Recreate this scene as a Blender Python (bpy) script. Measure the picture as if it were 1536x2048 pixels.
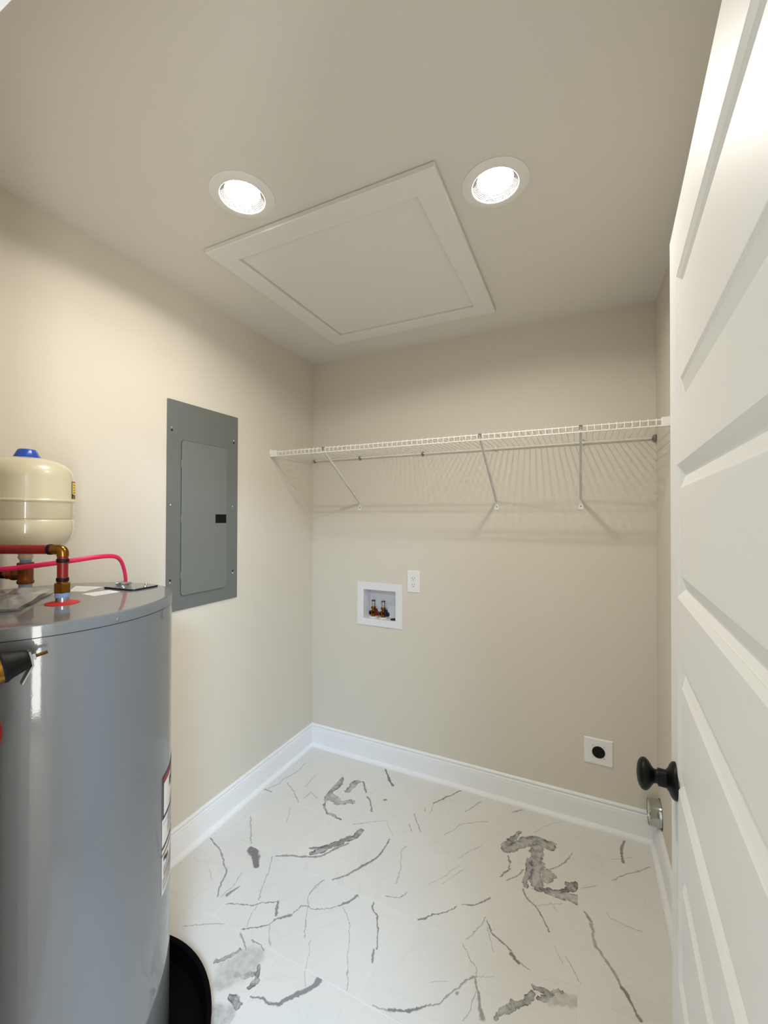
import bpy, bmesh, math, random
from mathutils import Vector, Matrix

random.seed(7)
C = bpy.context.scene.collection
for o in list(bpy.data.objects):
    bpy.data.objects.remove(o, do_unlink=True)
PI = math.pi
W, H = 1.8686, 2.44            # room width (x) and ceiling height; back wall y=0, left wall x=0
YF, YH = -1.985, -2.10         # front wall: room face, hall face

# ------------------------------------------------------------------ camera
cam_d = bpy.data.cameras.new('camera')
cam = bpy.data.objects.new('camera', cam_d)
C.objects.link(cam)
yaw, pitch, roll, fpx = -0.4449, 0.0093, 0.0028, 827.1
fwd = Vector((math.sin(yaw)*math.cos(pitch), math.cos(yaw)*math.cos(pitch), math.sin(pitch)))
rgt = Vector((math.cos(yaw), -math.sin(yaw), 0.0))
up = rgt.cross(fwd)
r2 = rgt*math.cos(roll) + up*math.sin(roll)
u2 = up*math.cos(roll) - rgt*math.sin(roll)
M = Matrix((r2, u2, -fwd)).transposed().to_4x4()
M.translation = Vector((1.5623, -2.2112, 1.4616))
cam.matrix_world = M
cam_d.sensor_fit = 'VERTICAL'
cam_d.sensor_height = 36.0
cam_d.lens = 36.0*fpx/2048.0
cam_d.clip_start = 0.01
bpy.context.scene.camera = cam

# ------------------------------------------------------------------ world, hall daylight, exposure
LAMP_STRENGTH = 282.0          # the two ceiling lamps' lenses
LAMP_COLOR = (1.0, 0.945, 0.865)
wd = bpy.data.worlds.new('world')
bpy.context.scene.world = wd
wd.use_nodes = True
wd.node_tree.nodes['Background'].inputs[0].default_value = (0.75, 0.87, 1.0, 1)
wd.node_tree.nodes['Background'].inputs[1].default_value = 1.0

def area_light(name, loc, target, sx, sy, power, color):
    l = bpy.data.lights.new(name, 'AREA')
    l.shape = 'RECTANGLE'; l.size = sx; l.size_y = sy
    l.energy = power; l.color = color
    o = bpy.data.objects.new(name, l); C.objects.link(o)
    o.location = loc
    d = Vector(target) - Vector(loc)
    o.rotation_euler = d.to_track_quat('-Z', 'Y').to_euler()
    return o
# daylight through the narrow sidelight of the entry behind the photographer, and the hall's cool ceiling lamp
area_light('hall_sidelight_daylight', (2.72, -2.92, 1.03), (0.4, -1.70, 1.03), 0.26, 1.8, 26.0, (1.0, 0.98, 0.94))
area_light('hall_ceiling_lamp', (2.30, -3.25, 2.40), (2.30, -3.25, 0.0), 0.5, 0.5, 128.0, (0.50, 0.71, 1.0))

vs = bpy.context.scene.view_settings
vs.view_transform = 'Standard'
vs.look = 'None'
vs.gamma = 1.0
vs.use_curve_mapping = False
vs.exposure = 0.10
bpy.context.scene.cycles.max_bounces = 10
bpy.context.scene.cycles.diffuse_bounces = 6
bpy.context.scene.cycles.sample_clamp_indirect = 6.0
bpy.context.scene.cycles.use_denoising = True

# ------------------------------------------------------------------ helpers: materials
def lin(c):
    return tuple((v/12.92 if v <= 0.04045 else ((v+0.055)/1.055)**2.4) for v in (x/255.0 for x in c))

def mat(name, rgb, rough=0.5, metal=0.0, coat=0.0, coat_rough=0.05, bump=None, spec=0.5, mottle=0.0, mscale=6.0,
        emit=None, trans=0.0, alpha=1.0):
    m = bpy.data.materials.new(name)
    m.use_nodes = True
    nt = m.node_tree; b = nt.nodes['Principled BSDF']
    col = lin(rgb)
    b.inputs['Base Color'].default_value = (*col, 1)
    b.inputs['Roughness'].default_value = rough
    b.inputs['Metallic'].default_value = metal
    b.inputs['Coat Weight'].default_value = coat
    b.inputs['Coat Roughness'].default_value = coat_rough
    b.inputs['Specular IOR Level'].default_value = spec
    tc = nt.nodes.new('ShaderNodeTexCoord')
    if mottle:
        n = nt.nodes.new('ShaderNodeTexNoise'); n.inputs['Scale'].default_value = mscale; n.inputs['Detail'].default_value = 3
        nt.links.new(tc.outputs['Object'], n.inputs['Vector'])
        mx = nt.nodes.new('ShaderNodeMix'); mx.data_type = 'RGBA'
        mx.inputs[6].default_value = (*[c*(1-mottle) for c in col], 1)
        mx.inputs[7].default_value = (*[min(1, c*(1+mottle)) for c in col], 1)
        nt.links.new(n.outputs['Fac'], mx.inputs[0]); nt.links.new(mx.outputs[2], b.inputs['Base Color'])
    if bump:
        sc, st, dist = bump
        n2 = nt.nodes.new('ShaderNodeTexNoise'); n2.inputs['Scale'].default_value = sc; n2.inputs['Detail'].default_value = 2
        nt.links.new(tc.outputs['Object'], n2.inputs['Vector'])
        bp = nt.nodes.new('ShaderNodeBump'); bp.inputs['Strength'].default_value = st; bp.inputs['Distance'].default_value = dist
        nt.links.new(n2.outputs['Fac'], bp.inputs['Height'])
        nt.links.new(bp.outputs['Normal'], b.inputs['Normal'])
        if coat: nt.links.new(bp.outputs['Normal'], b.inputs['Coat Normal'])
    if emit:
        b.inputs['Emission Color'].default_value = (*emit[0], 1)
        b.inputs['Emission Strength'].default_value = emit[1]
    if trans: b.inputs['Transmission Weight'].default_value = trans
    if alpha < 1: b.inputs['Alpha'].default_value = alpha
    return m

WALL = mat('wall_paint', (213, 206, 192), 0.75, bump=(160, 0.10, 0.002), spec=0.25)
CEIL = mat('ceiling_paint', (221, 217, 209), 0.85, bump=(55, 0.25, 0.003), spec=0.2)
TRIM = mat('trim_enamel', (236, 236, 236), 0.35, bump=(300, 0.02, 0.001))
HATCHM = mat('hatch_enamel', (226, 225, 220), 0.38, bump=(200, 0.03, 0.001))
DOORM = mat('door_enamel', (227, 227, 224), 0.46, bump=(250, 0.04, 0.001), spec=0.32)
GROUT = mat('grout', (232, 230, 224), 0.9)
HALLF = mat('hall_floor', (176, 158, 134), 0.5, mottle=0.15, mscale=9)
GREYP = mat('heater_enamel', (97, 100, 102), 0.40, coat=0.8, coat_rough=0.04, bump=(420, 0.05, 0.0006))
GREYD = mat('heater_base_steel', (74, 78, 84), 0.45, coat=0.3)
BLACKP = mat('black_plastic', (5, 5, 6), 0.5, spec=0.25)
PANM = mat('drain_pan_plastic', (2, 2, 3), 0.7, spec=0.08)
KNOBM = mat('black_knob_metal', (3, 3, 3), 0.42, metal=0.0, spec=0.22)
CREAM = mat('tank_cream_enamel', (205, 196, 168), 0.3, coat=0.9, coat_rough=0.05)
BLUEP = mat('blue_plastic', (30, 78, 178), 0.3)
REDPEX = mat('red_pex', (128, 4, 6), 0.38)
REDSEAL = mat('red_rubber', (186, 22, 14), 0.5)
CABLE = mat('pink_red_cable', (214, 30, 84), 0.4)
BRASS = mat('brass', (140, 98, 44), 0.26, metal=1.0)
BRONZE = mat('tarnished_brass', (140, 80, 40), 0.36, metal=0.8, mottle=0.35, mscale=60)
CHROME = mat('zinc_steel', (196, 198, 202), 0.2, metal=1.0)
BOREM = mat('duct_bore', (214, 222, 216), 0.4)
ALU = mat('galvanized_duct', (190, 194, 192), 0.14, metal=1.0, bump=(30, 0.08, 0.004))
TAPEB = mat('blue_thread_tape', (126, 158, 206), 0.6, mottle=0.2, mscale=120)
TAPEG = mat('grey_thread_tape', (146, 160, 176), 0.6, mottle=0.3, mscale=120)
PANELM = mat('panel_grey', (104, 107, 104), 0.42, mottle=0.03, mscale=5)
PANELL = mat('panel_door_grey', (112, 115, 111), 0.42, mottle=0.03, mscale=5)
DARKGAP = mat('dark_gap', (14, 13, 12), 0.9)
WHITEP = mat('white_plastic', (232, 230, 226), 0.35)
BOXW = mat('box_plastic', (226, 224, 226), 0.4)
SLOT = mat('slot_dark', (58, 56, 54), 0.8)
WIREM = mat('white_epoxy_wire', (232, 230, 224), 0.3)
CLIPG = mat('grey_clip', (120, 118, 114), 0.4)
COPPER = mat('copper_red', (120, 52, 44), 0.25, metal=1.0)
REDH = mat('red_handle', (84, 0, 5), 0.4)
BLUEH = mat('navy_handle', (4, 7, 52), 0.4)
LABELW = mat('label_white', (226, 224, 222), 0.55)
LABELK = mat('label_black', (22, 18, 34), 0.5)
LABELR = mat('label_red', (150, 26, 44), 0.5)
LABELT = mat('label_print_grey', (176, 174, 172), 0.55, mottle=0.25, mscale=220)
LABELB = mat('label_brown', (140, 104, 84), 0.55)
YEL = mat('label_yellow', (236, 196, 24), 0.45)
LENS = mat('lamp_lens', (255, 250, 240), 0.5, emit=(LAMP_COLOR, LAMP_STRENGTH*0.36))
LENSC = mat('lamp_lens_centre', (255, 250, 240), 0.5, emit=(LAMP_COLOR, LAMP_STRENGTH*4.2))
BAFF = mat('lamp_baffle', (104, 102, 100), 0.6)

# ------------------------------------------------------------------ helpers: meshes
def obj(name, bm, m, parent=None, smooth=None, mats=None):
    me = bpy.data.meshes.new(name)
    bmesh.ops.recalc_face_normals(bm, faces=bm.faces[:])
    bm.to_mesh(me); bm.free()
    for mm in (mats or [m]): me.materials.append(mm)
    if smooth is not None:
        me.shade_smooth()
        if smooth < 180:
            me.set_sharp_from_angle(angle=math.radians(smooth))
    o = bpy.data.objects.new(name, me); C.objects.link(o)
    if parent: o.parent = parent
    return o

def add_box(bm, lo, hi, bev=0.0, mi=0, seg=1):
    x0, y0, z0 = lo; x1, y1, z1 = hi
    vs_ = [bm.verts.new(p) for p in ((x0,y0,z0),(x1,y0,z0),(x1,y1,z0),(x0,y1,z0),(x0,y0,z1),(x1,y0,z1),(x1,y1,z1),(x0,y1,z1))]
    fs = [bm.faces.new([vs_[i] for i in q]) for q in ((0,3,2,1),(4,5,6,7),(0,1,5,4),(1,2,6,5),(2,3,7,6),(3,0,4,7))]
    for f in fs: f.material_index = mi
    if bev > 0:
        es = list({e for f in fs for e in f.edges})
        bmesh.ops.bevel(bm, geom=es, offset=bev, segments=seg, affect='EDGES', profile=0.5)
    return vs_

def box(lo, hi, bev=0.0, seg=1):
    bm = bmesh.new(); add_box(bm, lo, hi, bev, 0, seg); return bm

def frame_of(axis):
    z = Vector(axis).normalized()
    t = Vector((0, 0, 1)) if abs(z.z) < 0.9 else Vector((1, 0, 0))
    x = t.cross(z).normalized(); y = z.cross(x)
    return x, y, z

def add_lathe(bm, org, axis, prof, n=32, mi=0, a0=0.0, a1=2*PI, cap=True):
    """prof: (distance along axis, radius)"""
    x, y, z = frame_of(axis); org = Vector(org)
    closed = abs(a1-a0-2*PI) < 1e-6
    rings = []
    m = n if closed else n+1
    for d, r in prof:
        if r < 1e-6:
            rings.append([bm.verts.new(org+z*d)])
        else:
            rings.append([bm.verts.new(org+z*d+(x*math.cos(a0+(a1-a0)*i/n)+y*math.sin(a0+(a1-a0)*i/n))*r) for i in range(m)])
    for A, B in zip(rings, rings[1:]):
        k = n
        for i in range(k):
            j = (i+1) % m if closed else i+1
            if len(A) == 1 and len(B) == 1: continue
            if len(A) == 1: f = bm.faces.new((A[0], B[j], B[i]))
            elif len(B) == 1: f = bm.faces.new((A[i], A[j], B[0]))
            else: f = bm.faces.new((A[i], A[j], B[j], B[i]))
            f.material_index = mi
    if cap and closed:
        for R_ in (rings[0], rings[-1]):
            if len(R_) > 2:
                f = bm.faces.new(R_); f.material_index = mi

def lathe(org, axis, prof, n=32, cap=True):
    bm = bmesh.new(); add_lathe(bm, org, axis, prof, n, cap=cap); return bm

def smooth_path(pts, k=6):
    P_ = [Vector(p) for p in pts]; out = []
    for i in range(len(P_)-1):
        p0 = P_[max(i-1, 0)]; p1 = P_[i]; p2 = P_[i+1]; p3 = P_[min(i+2, len(P_)-1)]
        for j in range(k):
            t = j/k
            out.append(0.5*((2*p1)+(p2-p0)*t+(2*p0-5*p1+4*p2-p3)*t*t+(3*p1-p0-3*p2+p3)*t**3))
    out.append(P_[-1]); return out

def add_tube(bm, pts, r, n=8, mi=0, flat=1.0, cap=True):
    P_ = [Vector(p) for p in pts]
    rr = r if isinstance(r, (list, tuple)) else [r]*len(P_)
    d0 = (P_[1]-P_[0]).normalized()
    x, y, z = frame_of(d0); rings = []
    for i, p in enumerate(P_):
        d = (P_[min(i+1, len(P_)-1)]-P_[max(i-1, 0)]).normalized()
        x = (x-d*x.dot(d)).normalized(); y = d.cross(x)
        rings.append([bm.verts.new(p+(x*math.cos(2*PI*k/n)*flat+y*math.sin(2*PI*k/n))*rr[i]) for k in range(n)])
    for A, B in zip(rings, rings[1:]):
        for k in range(n):
            f = bm.faces.new((A[k], A[(k+1) % n], B[(k+1) % n], B[k])); f.material_index = mi
    if cap:
        for R_ in (rings[0], rings[-1]):
            f = bm.faces.new(R_); f.material_index = mi

def tube(pts, r, n=8, flat=1.0):
    bm = bmesh.new(); add_tube(bm, pts, r, n, 0, flat); return bm

def rot_profile(prof, z_axis_fn, stations):
    """sweep: prof is a list of (a, z); z_axis_fn(station, a, z) -> point; first/last rings capped"""
    bm = bmesh.new(); rings = [[bm.verts.new(z_axis_fn(s, a, z)) for a, z in prof] for s in stations]
    n = len(prof)
    for A, B in zip(rings, rings[1:]):
        for k in range(n):
            bm.faces.new((A[k], A[(k+1) % n], B[(k+1) % n], B[k]))
    bm.faces.new(rings[0]); bm.faces.new(rings[-1])
    return bm

def empty(name, loc, label, cat, group=None):
    o = bpy.data.objects.new(name, None); C.objects.link(o)
    o.location = loc; o.empty_display_size = 0.05
    o['label'] = label; o['category'] = cat
    if group: o['group'] = group
    return o

def part(name, bm, m, parent, smooth=None, mats=None, label=None):
    """bm is in world coordinates; the object gets the root's frame"""
    off = parent.location.copy(); p = parent.parent
    while p: off += p.location; p = p.parent
    bmesh.ops.translate(bm, vec=-off, verts=bm.verts[:])
    o = obj(name, bm, m, parent, smooth, mats)
    if label: o['label'] = label
    return o

def struct(name, bm, m, parent=None, smooth=None, mats=None, label=None):
    o = obj(name, bm, m, parent, smooth, mats)
    if parent is None: o['kind'] = 'structure'
    if label: o['label'] = label
    return o

# ================================================================== SETTING
def wall_with_holes(axis, p0, p1, lo, hi, holes):
    """axis 'x' or 'y': wall normal axis, thickness p0..p1; lo/hi = (along0, z0), (along1, z1); holes: (a0,z0,a1,z1). One slab with openings."""
    As = sorted({lo[0], hi[0], *[h[0] for h in holes], *[h[2] for h in holes]})
    Zs = sorted({lo[1], hi[1], *[h[1] for h in holes], *[h[3] for h in holes]})
    bm = bmesh.new(); vc = {}
    def V(a, p, z):
        k = (round(a, 5), round(p, 5), round(z, 5))
        if k not in vc: vc[k] = bm.verts.new((p, a, z) if axis == 'x' else (a, p, z))
        return vc[k]
    def solid(i, j):
        if i < 0 or j < 0 or i >= len(As)-1 or j >= len(Zs)-1: return False
        a, z = (As[i]+As[i+1])/2, (Zs[j]+Zs[j+1])/2
        return not any(h[0] < a < h[2] and h[1] < z < h[3] for h in holes)
    for i in range(len(As)-1):
        for j in range(len(Zs)-1):
            if not solid(i, j): continue
            a0, a1, z0, z1 = As[i], As[i+1], Zs[j], Zs[j+1]
            for p in (p0, p1): bm.faces.new((V(a0,p,z0), V(a1,p,z0), V(a1,p,z1), V(a0,p,z1)))
            if not solid(i-1, j): bm.faces.new((V(a0,p0,z0), V(a0,p1,z0), V(a0,p1,z1), V(a0,p0,z1)))
            if not solid(i+1, j): bm.faces.new((V(a1,p0,z0), V(a1,p1,z0), V(a1,p1,z1), V(a1,p0,z1)))
            if not solid(i, j-1): bm.faces.new((V(a0,p0,z0), V(a1,p0,z0), V(a1,p1,z0), V(a0,p1,z0)))
            if not solid(i, j+1): bm.faces.new((V(a0,p0,z1), V(a1,p0,z1), V(a1,p1,z1), V(a0,p1,z1)))
    return bm

HX0, HX1, HY = -1.2, 2.75, -4.25     # the hall behind the doorway
BX0, BX1, BZ0, BZ1 = 0.374, 0.587, 0.845, 1.020   # opening of the washer box
struct('wall_back', wall_with_holes('y', 0.0, 0.12, (-0.12, -0.05), (W+0.12, H+0.05), [(BX0, BZ0, BX1, BZ1)]), WALL, label='greige painted back wall under the wire shelf')
struct('wall_left', box((-0.12, YH, -0.05), (0.0, 0.0, H+0.05)), WALL, label='greige painted left wall behind the water heater')
struct('wall_right', box((W, YH, -0.05), (W+0.12, 0.0, H+0.05)), WALL, label='greige painted right wall behind the open door')
DX0, DX1, DZ = 0.885, 1.745, 2.07
struct('wall_front', wall_with_holes('y', YH, YF, (0.0, -0.05), (W, H+0.05), [(DX0, -0.06, DX1, DZ)]), WALL, label='front wall with the doorway')
# ceiling with round openings for the two lamps
LAMPS = [(0.627, -1.263), (1.335, -0.979)]
def ceiling_bm():
    bm = bmesh.new(); n = 48
    def cell(x0, x1, y0, y1, c):
        ang = [2*PI*i/n for i in range(n)]
        inner = [bm.verts.new((c[0]+0.068*math.cos(a), c[1]+0.068*math.sin(a), H)) for a in ang]
        outer = []
        for a in ang:
            dx, dy = math.cos(a), math.sin(a)
            t = min(((x1-c[0])/dx if dx > 1e-9 else (x0-c[0])/dx if dx < -1e-9 else 1e9),
                    ((y1-c[1])/dy if dy > 1e-9 else (y0-c[1])/dy if dy < -1e-9 else 1e9))
            outer.append(bm.verts.new((c[0]+dx*t, c[1]+dy*t, H)))
        for i in range(n): bm.faces.new((inner[i], inner[(i+1) % n], outer[(i+1) % n], outer[i]))
        cs = [(x0,y0),(x1,y0),(x1,y1),(x0,y1)]
        for cx, cy in cs:
            a = math.atan2(cy-c[1], cx-c[0]) % (2*PI); i = int(a/(2*PI)*n) % n
            bm.faces.new((outer[i], outer[(i+1) % n], bm.verts.new((cx, cy, H))))
    q = lambda x0, x1, y0, y1: bm.faces.new([bm.verts.new(p) for p in ((x0,y0,H),(x1,y0,H),(x1,y1,H),(x0,y1,H))])
    for c in LAMPS: cell(c[0]-0.12, c[0]+0.12, c[1]-0.12, c[1]+0.12, c)
    (ax, ay), (bx, by) = LAMPS; d = 0.12; e = 0.05
    q(-e, ax-d, YF-0.02, e); q(ax-d, ax+d, YF-0.02, ay-d); q(ax-d, ax+d, ay+d, e)
    q(ax+d, bx-d, YF-0.02, e); q(bx-d, bx+d, YF-0.02, by-d); q(bx-d, bx+d, by+d, e); q(bx+d, W+e, YF-0.02, e)
    bmesh.ops.remove_doubles(bm, verts=bm.verts[:], dist=1e-5)
    return bm
ceiling = struct('ceiling', ceiling_bm(), CEIL, label='off-white textured ceiling with two recessed lamps')

# hall shell (behind the photographer; lets the daylight in)
struct('floor_hall', box((HX0, HY, -0.05), (HX1, YF-0.0, 0.0)), HALLF)
struct('ceiling_hall', box((HX0-0.1, HY-0.1, H), (HX1+0.1, YH, H+0.05)), CEIL)
struct('wall_hall_left', box((HX0-0.1, HY, 0), (HX0, YH, H)), WALL)
struct('wall_hall_right', wall_with_holes('x', HX1, HX1+0.1, (HY, -0.05), (YH, H), [(-3.07, 0.10, -2.77, 1.96)]), WALL)
struct('wall_hall_far', wall_with_holes('y', HY-0.1, HY, (HX0, -0.05), (HX1, H), []), WALL)
struct('wall_hall_near_left', box((HX0, YH, 0), (-0.12, YH+0.1, H)), WALL)
struct('wall_hall_near_right', box((W+0.12, YH, 0), (HX1, YH+0.1, H)), WALL)

# baseboards: moulded board plus quarter-round shoe, one profile swept along each wall
BP = [(0,0),(0.033,0),(0.033,0.004),(0.031,0.011),(0.026,0.017),(0.019,0.0195),(0.0145,0.0195),(0.0145,0.100),(0.0135,0.103),
      (0.0135,0.109),(0.0130,0.114),(0.0105,0.1175),(0.0060,0.1190),(0.0058,0.1210),(0.0105,0.1225),(0.0108,0.127),(0.009,0.132),(0.006,0.135),(0,0.135)]
bl = rot_profile(BP, lambda s, a, z: (a, s if s < -1 else -a, z), (YF, 0.0))
struct('baseboard_left', bl, TRIM, label='white moulded baseboard along the left wall')
bb = rot_profile(BP, lambda s, a, z: (a if s == 0 else W-a, -a, z), (0, 1))
struct('baseboard_back', bb, TRIM, label='white moulded baseboard along the back wall')
br = rot_profile(BP, lambda s, a, z: (W-a, s if s < -1 else -a, z), (0.0, YF))
struct('baseboard_right', br, TRIM, label='white moulded baseboard along the right wall')

# door lining and casing (only its head shows, in the picture's top left corner)
jm = bmesh.new()
add_box(jm, (DX0, YH-0.01, 0), (DX0+0.018, YF+0.013, DZ)); add_box(jm, (DX1-0.018, YH-0.01, 0), (DX1, YF-0.002, DZ))
add_box(jm, (DX0+0.018, YH-0.01, DZ-0.019), (DX1-0.018, YF+0.012, DZ))
struct('trim_1', jm, TRIM, label='white door lining around the doorway')
cs = bmesh.new()
add_box(cs, (DX0-0.075, YF, 0.14), (DX0-0.002, YF+0.015, DZ+0.075), 0.003); add_box(cs, (DX0-0.002, YF, DZ+0.002), (DX1+0.075, YF+0.015, DZ+0.075), 0.003)
struct('trim_2', cs, TRIM, label='white casing around the doorway, room side')

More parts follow.
